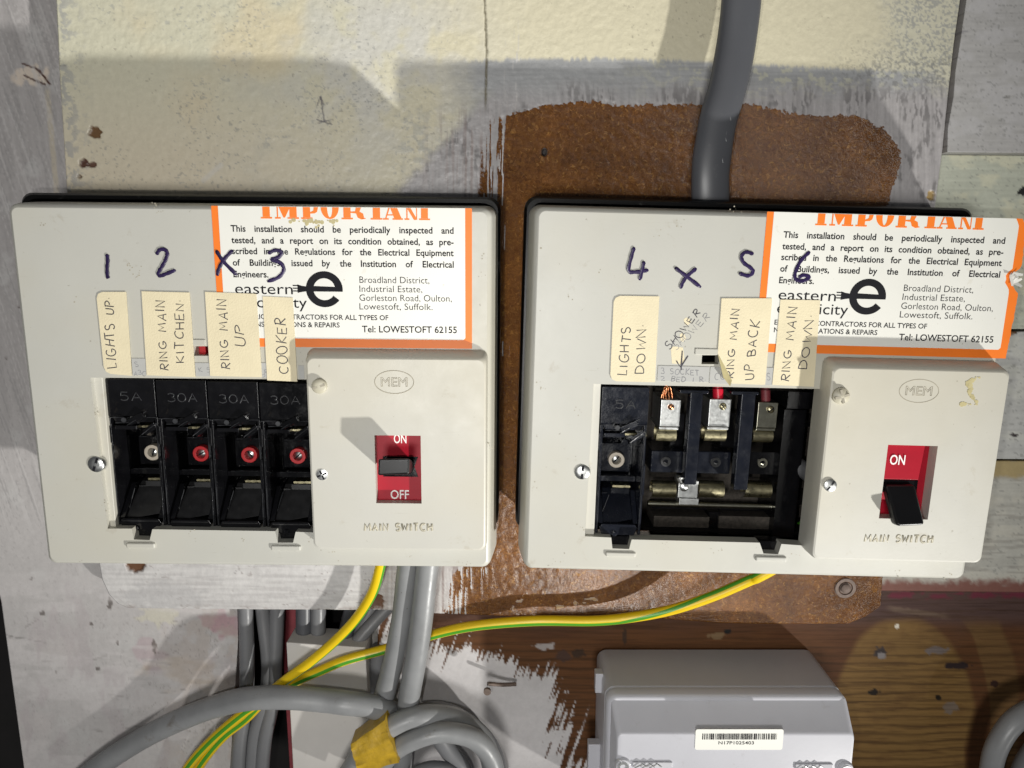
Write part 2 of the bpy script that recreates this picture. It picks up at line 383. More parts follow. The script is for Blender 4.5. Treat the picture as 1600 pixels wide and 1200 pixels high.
def board_mat(name, kind, paint_rough=.5, pb=.35, stretch=(1, 1, 1)):
    m, nt, b = new_mat(name); co = coords(nt); cs = coords(nt, stretch)
    pa = N(nt, 'ShaderNodeAttribute', attribute_name='paint'); ba = N(nt, 'ShaderNodeAttribute', attribute_name='bare')
    fn = noise(nt, cs, 330, 5, .7)
    v = ramp(nt, fn, [(.25, (.92,)*3), (.75, (1.07,)*3)])
    pc = mixc(nt, 1, pa.outputs['Color'], v, 'MULTIPLY')
    if kind == 'chip':
        vo = N(nt, 'ShaderNodeTexVoronoi', Scale=820, Randomness=1.0)
        dist = N(nt, 'ShaderNodeVectorMath', operation='ADD'); nn = N(nt, 'ShaderNodeTexNoise', Scale=180.0, Detail=3.0)
        sub = N(nt, 'ShaderNodeVectorMath', operation='MULTIPLY_ADD'); nt.links.new(co, nn.inputs['Vector'])
        nt.links.new(nn.outputs['Color'], sub.inputs[0]); sub.inputs[1].default_value = (.010,)*3; nt.links.new(co, sub.inputs[2])
        nt.links.new(sub.outputs[0], vo.inputs['Vector'])
        sep = N(nt, 'ShaderNodeSeparateColor'); nt.links.new(vo.outputs['Color'], sep.inputs[0])
        fl = ramp(nt, sep.outputs[0], [(0, (.12, .048, .013)), (.45, (.165, .070, .019)), (.9, (.20, .088, .024)), (1, (.31, .165, .05))])
        big = ramp(nt, noise(nt, co, 32, 4), [(.3, (.62, .58, .52)), (.7, (1.35, 1.3, 1.2))])
        bc = mixc(nt, 1, fl, big, 'MULTIPLY')
        fib = noise(nt, co, 900, 5, .8, 1.2)
        bc = mixc(nt, 1, bc, (1.02, .98, .84), 'MULTIPLY'); bc = mixc(nt, 1, bc, ramp(nt, fib, [(.3, (.55, .52, .5)), (.72, (1.5, 1.5, 1.45))]), 'MULTIPLY')
        hm = N(nt, 'ShaderNodeMath', operation='MULTIPLY'); nt.links.new(fib, hm.inputs[0]); hm.inputs[1].default_value = 4.0; hgt = hm.outputs[0]
        brough = .24
    else:
        w_ = N(nt, 'ShaderNodeTexNoise', Scale=1.0, Detail=5.0, Roughness=.65); cz = coords(nt, (30, 30, 700)); nt.links.new(cz, w_.inputs['Vector'])
        gr = ramp(nt, w_.outputs['Fac'], [(.3, (.72, .70, .68)), (.5, (1, 1, 1)), (.75, (1.12, 1.1, 1.08))])
        bc = mixc(nt, 1, pa.outputs['Color'], gr, 'MULTIPLY'); hgt = w_.outputs['Fac']; brough = .62; b.inputs['Specular IOR Level'].default_value = .12
    ed = N(nt, 'ShaderNodeMath', operation='MULTIPLY_ADD'); nt.links.new(noise(nt, cs, 700, 4, .7), ed.inputs[0]); ed.inputs[1].default_value = .9; ed.inputs[2].default_value = -.45
    ad = N(nt, 'ShaderNodeMath', operation='ADD'); nt.links.new(ba.outputs['Fac'], ad.inputs[0]); nt.links.new(ed.outputs[0], ad.inputs[1])
    mk = ramp(nt, ad.outputs[0], [(.42, (0, 0, 0)), (.58, (1, 1, 1))])
    nt.links.new(mixc(nt, mk, pc, bc), b.inputs['Base Color'])
    nt.links.new(mixc(nt, mk, (paint_rough,)*3, (brough,)*3), b.inputs['Roughness'])
    hh = mixc(nt, mk, mixc(nt, .5, noise(nt, co, 420, 5, .65), noise(nt, cs, 160, 3)), hgt)
    bump(nt, b, hh, pb, .0012); return m
M['panel'] = board_mat('painted_chipboard', 'chip', .38, .30)
M['timber'] = board_mat('brush_painted_timber', 'wood', .5, .12)
M['wood'] = board_mat('varnished_old_wood', 'wood', .55, .2)

CREAM = (.70, .65, .48); GREEN = (.61, .61, .49); GREY = (.44, .44, .44); LILAC = (.43, .40, .40); WHITE = (.68, .67, .66)
def paint_panel(U, V):
    n1 = fbm(U/160, V/160, 1); n2 = fbm(U/40, V/40, 2); n3 = fbm(U/9, V/9, 3); n4 = fbm(U/4, V/4, 5, 2)
    c = np.zeros(U.shape+(3,))+np.array(CREAM)
    c = lay(c, ss(700, 380, U+(n1-.5)*300)*.55, GREEN)
    c = lay(c, ss(.50, .68, n1)*ss(720, 600, U)*.6, (.70, .60, .40))
    # lower left cream is warmer and thinner
    c = lay(c, ss(60, 300, V)*ss(760, 300, U)*.85, (.70, .615, .47))
    # grey show-through, mottled
    g = ss(.50, .72, n2*.6+n1*.4)*ss(250, 520, U)*ss(740, 640, U); c = lay(c, g*.5, (.52, .52, .46))
    g = np.exp(-(((U-600)/130)**2+((V-90)/140)**2)); c = lay(c, np.clip(g*1.0, 0, .8)*ss(.3, .6, n2), (.63, .62, .58))
    # bluish grey streaks along the left edge
    e = ss(60, 0, U-(88+V*.055)); c = lay(c, e*ss(.54, .66, n3)*.6, (.33, .34, .36))
    e = ss(70, 0, np.abs(U-660))*ss(120, 260, V)*ss(330, 200, V); c = lay(c, e*ss(.45, .6, n3)*.8, (.42, .43, .40))
    # specks and pits
    for sd, dens, cc_ in ((11, .70, (.34, .35, .34)), (17, .72, (.25, .26, .26)), (14, .79, (.13, .11, .10))):
        sp = ss(dens, dens+.08, fbm(U/4.5, V/3.6, sd, 2))*(ss(.42, .6, vn(U/70, V/60, sd+1)))
        c = lay(c, sp*.5*(ss(760, 600, U+(n2-.5)*120) if sd != 14 else .8), cc_)
    dz = (n3-.5)*.00035
    # grey band brushed round the top of the bare patch
    top = 92+9*(fbm(U/3.5, U*0, 21, 3)-.5)*2*ss(.3, .7, vn(U/60, U*0, 22))+10*np.sin(U/190)
    band = ss(0, 7, V-top-6)*ss(690, 770, U+ (n2-.5)*80)*ss(1480, 1440, U)
    hs = fbm(U/70, V/2.5, 24, 3)
    gcol = np.array((.40, .405, .41))*(.82+.36*hs)[..., None]
    c = c*(1-band[..., None])+gcol*band[..., None]
    c = lay(c, band*ss(.55, .68, fbm(U/9, V/7, 26, 3))*.75*ss(900, 1150, U), (.58, .57, .45))
    # right speckled area
    rs = ss(1340, 1420, U+(n2-.5)*60)
    c = lay(c, rs*(1-band)*.5, (.60, .60, .50))
    spk = ss(.52, .62, fbm(U/3.4, V/3.2, 31, 3))*rs; c = lay(c, spk*.7, (.34, .345, .34))
    spk = ss(.56, .62, fbm(U/3.6, V/3.6, 33, 2))*ss(1250, 1400, U)*ss(40, 120, V); c = lay(c, spk*.6, (.20, .20, .195))
    c = lay(c, ss(170, 240, V)*ss(1405, 1425, U), (.52, .515, .53))
    # lilac dry brush strokes left of the bare patch
    vs = fbm(U/3.2, V/110, 41, 3)
    dedge = 620+ (300-V)*.95
    dr = ss(-12, 14, U-np.maximum(dedge, 620)+(n3-.5)*14)*ss(118, 165, V+(n2-.5)*30)
    lil = np.array((.44, .42, .42))*(.75+.5*vs)[..., None]
    c = c*(1-dr[..., None])+lil*dr[..., None]
    c = lay(c, dr*ss(.50, .58, fbm(U/4, V/22, 43, 3))*ss(.45, .6, n2)*.8, (.20, .19, .19))
    # lower strip below the left box: whitish paint, brush marks, pits
    lo = ss(560, 600, V)*ss(760, 690, U); hs2 = fbm(U/60, V/4, 51, 3)
    c = lay(c, lo, (.60, .585, .575)); c = c*(1-lo[..., None]*.35*(hs2-.4)[..., None])
    c = lay(c, lo*ss(.72, .80, fbm(U/5, V/3, 53, 2))*.6*ss(.5, .65, n2), (.22, .18, .17)); c = lay(c, lo*ss(.55, .7, hs2)*.5, (.48, .46, .455)); c = lay(c, lo*ss(560, 700, U)*ss(.5, .6, n2)*.6, (.42, .37, .35))
    c = lay(c, lo*blob(U, V, 260, 930, 60, 22, 55)*.5, (.45, .44, .44))
    # bare chipboard
    tb = itp([(780, 186), (800, 174), (860, 164), (960, 162), (1080, 162), (1180, 167), (1270, 178), (1340, 187), (1385, 203), (1412, 240), (1480, 900)], U)
    tb = tb+(n4-.5)*10+(n3-.5)*8+(vn(U/60, V/90, 67)-.5)*10
    lb = itp([(160, 792), (300, 778), (400, 772), (600, 780), (820, 772), (870, 735), (905, 705), (975, 690)], V)
    rb = itp([(160, 1400), (210, 1410), (235, 1409), (280, 1398), (330, 1385), (420, 1400), (900, 1420), (980, 1420)], V)
    ins = np.minimum(np.minimum(V-tb, (U-lb)*1.0+(vs-.5)*14), rb-U+(n3-.5)*10)
    mask = ss(-9, 7, ins)
    # streaks: brown shows between the strokes near the patch, white strokes over it below
    near = ss(45, 5, np.abs(lb-U-5))*ss(160, 210, V)
    c = lay(c, ss(.50, .66, vs)*ss(150, 20, np.abs(lb-U-10))*ss(150, 200, V)*.75, (.26, .20, .185))
    mask = np.maximum(mask, near*ss(.56, .68, vs+(.22*ss(60, 0, lb-U)))*.95*ss(900, 600, V))
    wst = ss(.50, .60, fbm(U/3, V/45, 63, 3))*ss(60, 5, np.abs(U-(lb+15)))*ss(880, 890, V)
    wst2 = ss(.62, .70, fbm(U/2.6, V/60, 64, 3))*ss(16, 4, np.abs(U-(lb+8)))*ss(560, 500, np.abs(V-300)*2)
    mask = mask*(1-wst)*(1-wst2*.9); c = lay(c, np.maximum(wst, wst2), (.60, .58, .56))
    c = lay(c, ss(.60, .70, fbm(U/4, V/14, 65, 3))*ss(1110, 1000, U)*ss(930, 955, V)*ss(700, 760, U), (.55, .5, .47))
    scr = ss(.5, .62, fbm(U/7, V/4, 66, 3))*np.maximum(ss(5, 2, segd(U, V, (868, 949), (940, 934))), ss(5, 2, segd(U, V, (800, 950), (822, 930))))
    mask = mask*(1-scr); c = lay(c, scr, (.42, .27, .13))
    # marks: two knocked holes, crack line, pencil arrow, hole in chipboard
    for (x, y, rx, ry, cc_) in ((148, 207, 10, 11, (.16, .085, .035)), (130, 255, 7, 7, (.10, .045, .03)), (144, 257, 8, 5, (.12, .06, .04)), (212, 884, 17, 10, (.13, .06, .03)),
                                (124, 276, 3, 3, (.2, .15, .1)), (587, 940, 14, 15, (.13, .06, .03)), (1455, 305, 6, 8, (.4, .28, .12))):
        b_ = blob(U, V, x, y, rx, ry, 71+x % 7, .25, 4); c = lay(c, b_, cc_); dz = dz-b_*.0012
    b_ = blob(U, V, 851, 237, 5, 7, 3, .1); c = lay(c, b_, (.01, .006, .004)); mask = mask*(1-b_); dz = dz-b_*.004
    ck = ss(2.2, .8, np.abs(U-757-3*np.sin(V/60)-(n4-.5)*2))*ss(180, 150, V); c = lay(c, ck*.9, (.17, .15, .10)); dz = dz-ck*.0005
    ck = ss(12, 2, np.abs(V-955-(n3-.5)*6))*ss(.55, .62, fbm(U/18, V/5, 77, 3))*ss(760, 700, U); c = lay(c, ck*.6, (.25, .2, .18))
    for a, b_ in (((501, 151), (507, 191)), ((501, 151), (496, 164)), ((501, 151), (505, 162)), ((495, 187), (518, 194)), ((498, 192), (514, 188))):
        c = lay(c, ss(1.6, .5, segd(U, V, a, b_))*.75, (.12, .11, .13))
    c = lay(c, ss(6, 2, segd(U, V, (318, 282), (345, 258)))*.5, (.68, .66, .62))
    dz = dz-mask*.0003
    return c, mask, dz
panel = board('chipboard_panel', [(-140, 76), (0, 88), (110, 93), (300, 105), (500, 119), (880, 155), (906, 160), (930, 171), (955, 195)],
      [(-140, 1518), (0, 1500), (62, 1491), (150, 1481), (237, 1472), (322, 1461), (600, 1425), (905, 1379), (949, 1376), (964, 1352), (975, 1325)],
      [(-400, -140), (2000, -140)],
      [(150, 935), (172, 938), (200, 950), (400, 952), (600, 953), (678, 958), (800, 963), (1021, 966), (1130, 974), (1200, 975), (1330, 975), (1360, 970), (1380, 962)], 0, .0125, 1.9, paint_panel, M['panel'])
tag(panel, 'large painted chipboard panel with a bare brown patch, both fuse boxes fixed on it', 'board')

def paint_left(U, V):
    n1 = fbm(U/140, V/140, 81); n2 = fbm(U/35, V/35, 82); n3 = fbm(U/8, V/8, 83)
    d = fbm((U-V*.12)/5, V/110, 84, 3)
    c = np.zeros(U.shape+(3,))+np.array((.41, .39, .385)); c = c*(.84+.32*d)[..., None]
    c = lay(c, ss(500, 900, V)*.7, (.53, .51, .50))
    c = lay(c, ss(.5, .7, n1)*ss(850, 950, V)*.5, (.58, .53, .52))
    c = lay(c, ss(.60, .75, n2)*.5, (.54, .53, .52))
    c = lay(c, blob(U, V, 355, 975, 35, 22, 4, .5, 12)*.55, (.42, .18, .22)); c = lay(c, blob(U, V, 235, 1020, 22, 28, 5, .5, 12)*.25, (.40, .2, .26))
    c = lay(c, blob(U, V, 295, 1055, 60, 25, 9, .5, 16)*.6, (.52, .44, .36)); c = lay(c, blob(U, V, 250, 960, 30, 18, 8, .5, 9)*.6, (.6, .57, .45))
    # flaked patch and drip
    c = lay(c, blob(U, V, 50, 118, 26, 15, 6, .45, 8), (.64, .56, .48))
    for a, b_ in (((36, 100), (60, 108)), ((60, 108), (78, 132)), ((38, 118), (70, 132)), ((52, 104), (72, 122))):
        c = lay(c, ss(2.2, .8, segd(U, V, a, b_)+(n3-.5)*2), (.09, .05, .04))
    dr = ss(5, 3, np.abs(U-(74+(V-140)*.09)))*ss(135, 145, V)*ss(312, 300, V); c = lay(c, dr*.9, (.50, .45, .37))
    for (x, y, rx, ry) in ((66, 957, 5, 4), (171, 940, 4, 11), (143, 976, 4, 4), (241, 1010, 4, 13), (362, 1055, 12, 12), (87, 1050, 3, 2), (10, 560, 3, 3), (50, 904, 3, 2), (184, 1004, 2, 6), (153, 1045, 3, 3), (30, 480, 2, 2)):
        c = lay(c, blob(U, V, x, y, rx, ry, x % 9, .5, 4)*.85, (.14, .12, .11))
    for k in range(12):
        a = (40+k*26, 980+(k*53) % 160); b_ = (a[0]+20+(k*7) % 25, a[1]-12+(k*13) % 24)
        c = lay(c, ss(1.6, .4, segd(U, V, a, b_)+(n2-.5)*5)*.5, (.24, .22, .21))
    c = lay(c, ss(1.5, .5, np.abs(V-992-(U-10)*.22-(n2-.5)*8))*ss(80, 60, U)*.7, (.2, .19, .18))
    c = lay(c, ss(.76, .84, fbm(U/3.4, V/5, 88, 2))*.35, (.28, .26, .26))
    lo = ss(860, 960, V); c = lay(c, lo*ss(.50, .62, fbm(U/90, V/22, 90, 4))*.45, (.63, .60, .595)); c = lay(c, lo*ss(.58, .70, fbm(U/24, V/60, 91, 3))*.35, (.44, .39, .40))
    c = lay(c, lo*ss(.5, .62, fbm(U/30, V/30, 93, 4))*ss(200, 330, U)*.5, (.46, .40, .36))
    cr = np.abs(fbm(U/55, V/45, 94, 4)-.5); c = lay(c, lo*ss(.006, .001, cr)*.5*ss(120, 260, U), (.25, .22, .21))
    st_ = fbm((U-V*.35)/2.6, V/130, 95, 3); c = lay(c, ss(.60, .70, st_)*ss(880, 780, V)*.5, (.56, .54, .53)); c = lay(c, ss(.62, .72, fbm((U-V*.35)/2.2, V/90, 96, 3))*ss(880, 780, V)*.5, (.29, .28, .28))
    return c, np.zeros(U.shape), (n3-.5)*.00012
lb = board('painted_board', [(-140, -290), (0, -240), (940, 2), (1260, 46)], [(-140, 330), (900, 370), (1000, 372), (1260, 356)], [(-400, -140), (900, -140)], [(-300, 1260), (900, 1260)], -.0135, .02, 2.6, paint_left, M['timber'])
tag(lb, 'wide grey lilac upright board left of the panel, with a flaked knot and drip', 'board')

def planks(name, left, right, top, bottom, h, fn, label, mat='timber'):
    o = board(name, left, right, top, bottom, h, .02, 2.4, fn, M[mat]); tag(o, label, 'plank', 'horizontal planks right of the panel'); return o
def pr(base, other, s, holes=(), green=0):
    def f(U, V):
        n2 = fbm(U/40, V/25, s); n3 = fbm(U/7, V/6, s+1); d = fbm(U/80, V/3, s+2, 3)
        c = np.zeros(U.shape+(3,))+np.array(base); c = c*(.86+.28*d)[..., None]
        c = lay(c, ss(.48, .62, n2)*.8, other)
        for (x, y, rx, ry, cc_) in holes: c = lay(c, blob(U, V, x, y, rx, ry, s, .4, 4), cc_)
        c = lay(c, ss(.70, .8, fbm(U/4, V/3, s+5, 2))*.5, (.2, .2, .19))
        return c, np.zeros(U.shape), (n3-.5)*.00012
    return f
planks('painted_plank', [(-140, 1528), (0, 1510), (40, 1504), (62, 1501), (110, 1493), (150, 1490), (200, 1481), (240, 1480)], [(-140, 1900), (240, 1900)], [(1300, -140), (2000, -140)], [(1300, 236), (2000, 243)], -.004,
       pr((.47, .46, .45), (.53, .52, .52), 101, [(1573, 152, 5, 2, (.3, .29, .28)), (1500, 50, 12, 2, (.33, .32, .33))]), 'topmost grey white painted plank at the upper right of the panel')
planks('painted_plank', [(200, 1400), (720, 1380)], [(200, 1900), (720, 1900)], [(1300, 240), (2000, 247)], [(1300, 512), (2000, 517)], -.0125,
       pr((.52, .54, .45), (.66, .65, .50), 111, [(1598, 298, 7, 8, (.03, .03, .03))]), 'pale green cream plank just under the topmost grey plank')
planks('painted_plank', [(500, 1370), (720, 1370)], [(500, 1900), (720, 1900)], [(1300, 516), (2000, 521)], [(1300, 714), (2000, 722)], -.0125,
       pr((.52, .52, .50), (.60, .60, .55), 121, [(1582, 518, 12, 5, (.03, .02, .02)), (1585, 680, 6, 3, (.06, .05, .05)), (1578, 516, 14, 7, (.2, .12, .07))]), 'pale grey plank with a dark nail hole beside the right box label')
def fn_lowplank(U, V):
    c, m, dz = pr((.50, .49, .44), (.57, .55, .48), 131)(U, V)
    c = lay(c, ss(752, 742, V+(fbm(U/14, V/9, 5)-.5)*14), (.42, .33, .17))
    gr = ss(.56, .66, fbm(U/55, V/4.5, 133, 3)); c = lay(c, gr*.5, (.30, .28, .25))
    c = lay(c, ss(900, 915, V+(fbm(U/9, V/9, 6)-.5)*16), (.22, .10, .08))
    return c, m, dz
planks('painted_plank', [(700, 1360), (930, 1360)], [(700, 1900), (930, 1900)], [(1300, 717), (2000, 725)], [(1300, 922), (2000, 930)], -.0125, fn_lowplank, 'weathered grey plank with a yellow brown upper edge beside the right switch')

def paint_wood(U, V):
    n1 = fbm(U/120, V/60, 141); n2 = fbm(U/30, V/20, 142); n3 = fbm(U/7, V/7, 143); g = fbm(U/160+n2*.1, (V+6*np.sin(U/210))/3.6, 144, 3)
    c = np.zeros(U.shape+(3,))+np.array((.115, .050, .021))
    c = lay(c, ss(.5, .7, n1)*.5, (.085, .035, .018)); c = lay(c, ss(1000, 955, V+(n2-.5)*20)*.6, (.085, .05, .042)); c = lay(c, ss(1290, 1300, U)*ss(985, 960, V)*.8, (.09, .055, .05))
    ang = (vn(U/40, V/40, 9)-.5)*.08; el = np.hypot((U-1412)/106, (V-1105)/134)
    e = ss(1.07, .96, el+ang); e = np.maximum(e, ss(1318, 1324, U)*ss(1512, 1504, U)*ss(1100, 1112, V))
    c = lay(c, e*.95, (.21, .122, .042)); c = lay(c, e*ss(.48, .7, n2)*.5, (.15, .08, .03))  # torch-lit patch put into the colour, wood around it kept shade-dark
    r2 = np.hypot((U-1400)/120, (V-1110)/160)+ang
    c = lay(c, ss(1.20, 1.24, r2)*ss(1.66, 1.58, r2)*ss(1470, 1520, U)*ss(960, 990, V)*.75, (.17, .098, .038))  # crescent of torch light, also put into the colour
    c = lay(c, ss(6, 2, np.abs(V-958-(U-1440)*.14+(n3-.5)*4))*ss(1380, 1400, U)*ss(1490, 1470, U)*.6, (.20, .14, .10))
    sp = 12.5; gl = np.abs(((V+4*np.sin(U/260)+(fbm(U/120, V/40, 149)-.5)*14+(n3-.5)*.7)/sp) % 1-.5)
    c = lay(c, ss(.24, .03, gl)*(.35+.4*fbm(U/70, V/9, 147, 2))*ss(985, 1030, V), (.05, .026, .012))
    c = lay(c, ss(.60, .70, g)*.4, (.06, .03, .014)); 
    c = lay(c, ss(7, 2, np.abs(V-930-(n3-.5)*8))*ss(1380, 1390, U)*ss(.4, .55, n2)*.9, (.16, .03, .05))
    c = lay(c, ss(924, 915, V+(n3-.5)*8)*ss(1380, 1390, U), (.30, .22, .14))
    for (x, y, rx, ry, cc_) in ((1375, 1020, 10, 9, (.05, .04, .04)), (1378, 1024, 7, 6, (.22, .2, .2)), (1465, 1017, 20, 6, (.16, .13, .12)), (1495, 1040, 20, 5, (.03, .02, .02)), (1366, 1081, 9, 5, (.02, .015, .012)),
                                (1466, 1090, 6, 4, (.02, .015, .01)), (1485, 1106, 12, 9, (.17, .13, .10)), (1553, 1069, 7, 6, (.04, .02, .015)), (905, 1021, 10, 8, (.05, .03, .02)), (880, 1025, 14, 9, (.07, .04, .03)),
                                (976, 996, 3, 14, (.05, .03, .02)), (1138, 987, 5, 4, (.02, .02, .02)), (1120, 993, 14, 5, (.2, .13, .07)), (1402, 979, 4, 3, (.7, .65, .55))):
        c = lay(c, blob(U, V, x, y, rx, ry, x % 11, .35, 5), cc_)
    # white brushed paint on the left
    st = fbm((U+(V-1000)*.35)/4.2, V/60+U/90, 151, 3); hz = fbm(U/50, V/3.5, 152, 3)
    reach = itp([(960, 690), (1000, 735), (1030, 800), (1060, 845), (1100, 865), (1160, 878), (1260, 885)], V)
    den = ss(60, -80, U-reach+(n2-.5)*70)
    topf = ss(985, 1060, V+(n2-.5)*30)
    wm = ss(.42, .50, den*.50*(.45+.55*topf)+.85*(st-.5)+.29+.12*(hz-.5)-.12*(1-topf))*ss(.02, .12, den)
    wm = np.maximum(wm, blob(U, V, 850, 1010, 14, 6, 3, .5, 5)*.6)
    wc = np.array((.56, .54, .54))*(.86+.28*fbm(U/60, V/40, 155))[..., None]
    c = c*(1-wm[..., None])+wc*wm[..., None]
    m = (1-wm)
    return c, m, (n3-.5)*.00015-m*.0002
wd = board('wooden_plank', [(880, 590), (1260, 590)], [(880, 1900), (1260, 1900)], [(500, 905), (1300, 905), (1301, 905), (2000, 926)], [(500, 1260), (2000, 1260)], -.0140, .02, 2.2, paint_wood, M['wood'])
tag(wd, 'dark brown wooden plank under the panel with white brush marks and a torch-lit round patch in its colour', 'plank')

# dark wall behind everything
mb = MB(); mb.box(-.6, .8, -.55, .45, -.075, -.07); wl = mb.build('wall', M['void']); tag(wl, kind='structure')
mb = MB()
a, b = P(436, 940, -.03), P(484, 1300, -.03); mb.box(a.x, b.x, b.z, a.z+.02, -.07, -.03); o = mb.build('red_batten', M['redpaint'], bevel=.0006)
tag(o, 'narrow dull red painted batten standing in the gap behind the cables', 'batten')
mb = MB(); a, b = P(566, 940, -.022), P(606, 1300, -.022); mb.box(a.x, b.x, b.z, a.z+.02, -.07, -.022); o = mb.build('lilac_batten', M['wpaint'], bevel=.0006)
tag(o, 'pale lilac painted batten right of the white trunking', 'batten')
mb = MB(); a = P(447, 1004, .0); b = P(571, 1012, .0); z1 = P(500, 1300, 0).z
mb.hexa([(a.x, .02, a.z), (b.x, .02, b.z), (b.x+.001, .02, z1), (a.x-.001, .02, z1)][::-1], [(a.x, 0, a.z), (b.x, 0, b.z), (b.x+.001, 0, z1), (a.x-.001, 0, z1)][::-1])
o = mb.build('cable_trunking', M['wpaint'], bevel=.0007); tag(o, 'white square cable trunking rising from the floor behind the coiled cable', 'trunking')

# ------------------------------------------------------------ fuse boxes
class Box:
    def __init__(s, u, v, ry, label):
        c = P(u, v, .0); s.o = empty('fuse_box', (c.x, 0, c.z), ry); s.M = Matrix.LocRotScale(Vector((c.x, 0, c.z)), Matrix.Rotation(ry, 3, 'Y'), None).inverted()
        tag(s.o, label, 'fuse box', 'cream electricity fuse boxes side by side on the panel')
    def l(s, u, v, h): q = s.M @ P(u, v, h); return (q.x, q.z)
    def pts(s, L, h): return [s.l(u, v, h) for u, v in L]
HC = .055; HS = .068
BL = Box(400, 600, R(.55), 'left cream fuse box with all four black fuse carriers fitted and main switch lever midway')
BR = Box(1190, 610, R(1.55), 'right cream fuse box with three fuse ways open and main switch lever turned down')

def screw(name, box, parent, u, v, h, r, mat, slot=None, dome=.00025, cross=False, tall=.001, slotmat=None):
    x, z = box.l(u, v, h+tall); mb = MB()
    rg = [([(x+r*k*math.cos(t), z+r*k*math.sin(t)) for t in [2*math.pi*i/24 for i in range(24)]], h+hh) for k, hh in ((1, 0), (1, tall*.8), (.9, tall), (.4, tall+dome*.8), (.02, tall+dome))]
    loft(mb, rg, cap_front=True)
    o = mb.build(name, mat, parent, smooth=True, auto=50)
    sl = MB(); a = slot if slot is not None else .6
    for k in range(2 if cross else 1):
        c, q = math.cos(a+k*math.pi/2), math.sin(a+k*math.pi/2); w_ = r*.15
        p = [(x+c*r*.85*i-q*w_*j, z+q*r*.85*i+c*w_*j) for i, j in ((-1, -1), (1, -1), (1, 1), (-1, 1))]
        sl.prism(p, h, h+tall+dome*.9+k*1e-5)
    sl.build('screw_slot', slotmat or M['ink'], o); return o

def sheet(box, name, poly, h, thick, mat, parent=None, wob=0):
    mb = MB(); add_plate(mb, [poly], h+thick, thick); return mb.build(name, mat, parent or box.o)

def cover(box, q, hole, slots):
    """q = (x0,x1,z0,z1) of the front outline in box coordinates"""
    x0, x1, z0, z1 = q; mb = MB()
    rr = lambda i: rrect(x0+i, x1-i, z0+i, z1-i, max(.0042-i*.6, .0015), 8)
    loft(mb, [(rr(-.0028), .029), (rr(-.0018), .040), (rr(-.0006), HC-.004), (rr(-.0001), HC-.0018), (rr(.0007), HC-.0005), (rr(.0019), HC)])
    sk = mb
    add_plate(sk, [rr(.0019), hole]+slots, HC, .007)
    return sk.build('cover', M['cover'], box.o, smooth=True, auto=40)

def base(box, q):
    x0, x1, z0, z1 = q; mb = MB(); rr = lambda i: rrect(x0+i, x1-i, z0+i, z1-i, .006, 8)
    loft(mb, [(rr(0), .001), (rr(0), .030), (rr(.0012), .0318), (rr(.003), .0318), (rr(.003), .006)], cap_front=True)
    return mb.build('base', M['steel'], box.o, smooth=True, auto=40)

def corners(box, L, h):
    p = box.pts(L, h); xs = sorted(a for a, b in p); zs = sorted(b for a, b in p)
    return ((xs[0]+xs[1])/2, (xs[2]+xs[3])/2, (zs[0]+zs[1])/2, (zs[2]+zs[3])/2)

def lettered(name, box, parent, fn, mat):
    mb = MB(); fn(mb); return mb.build(name, mat, parent)

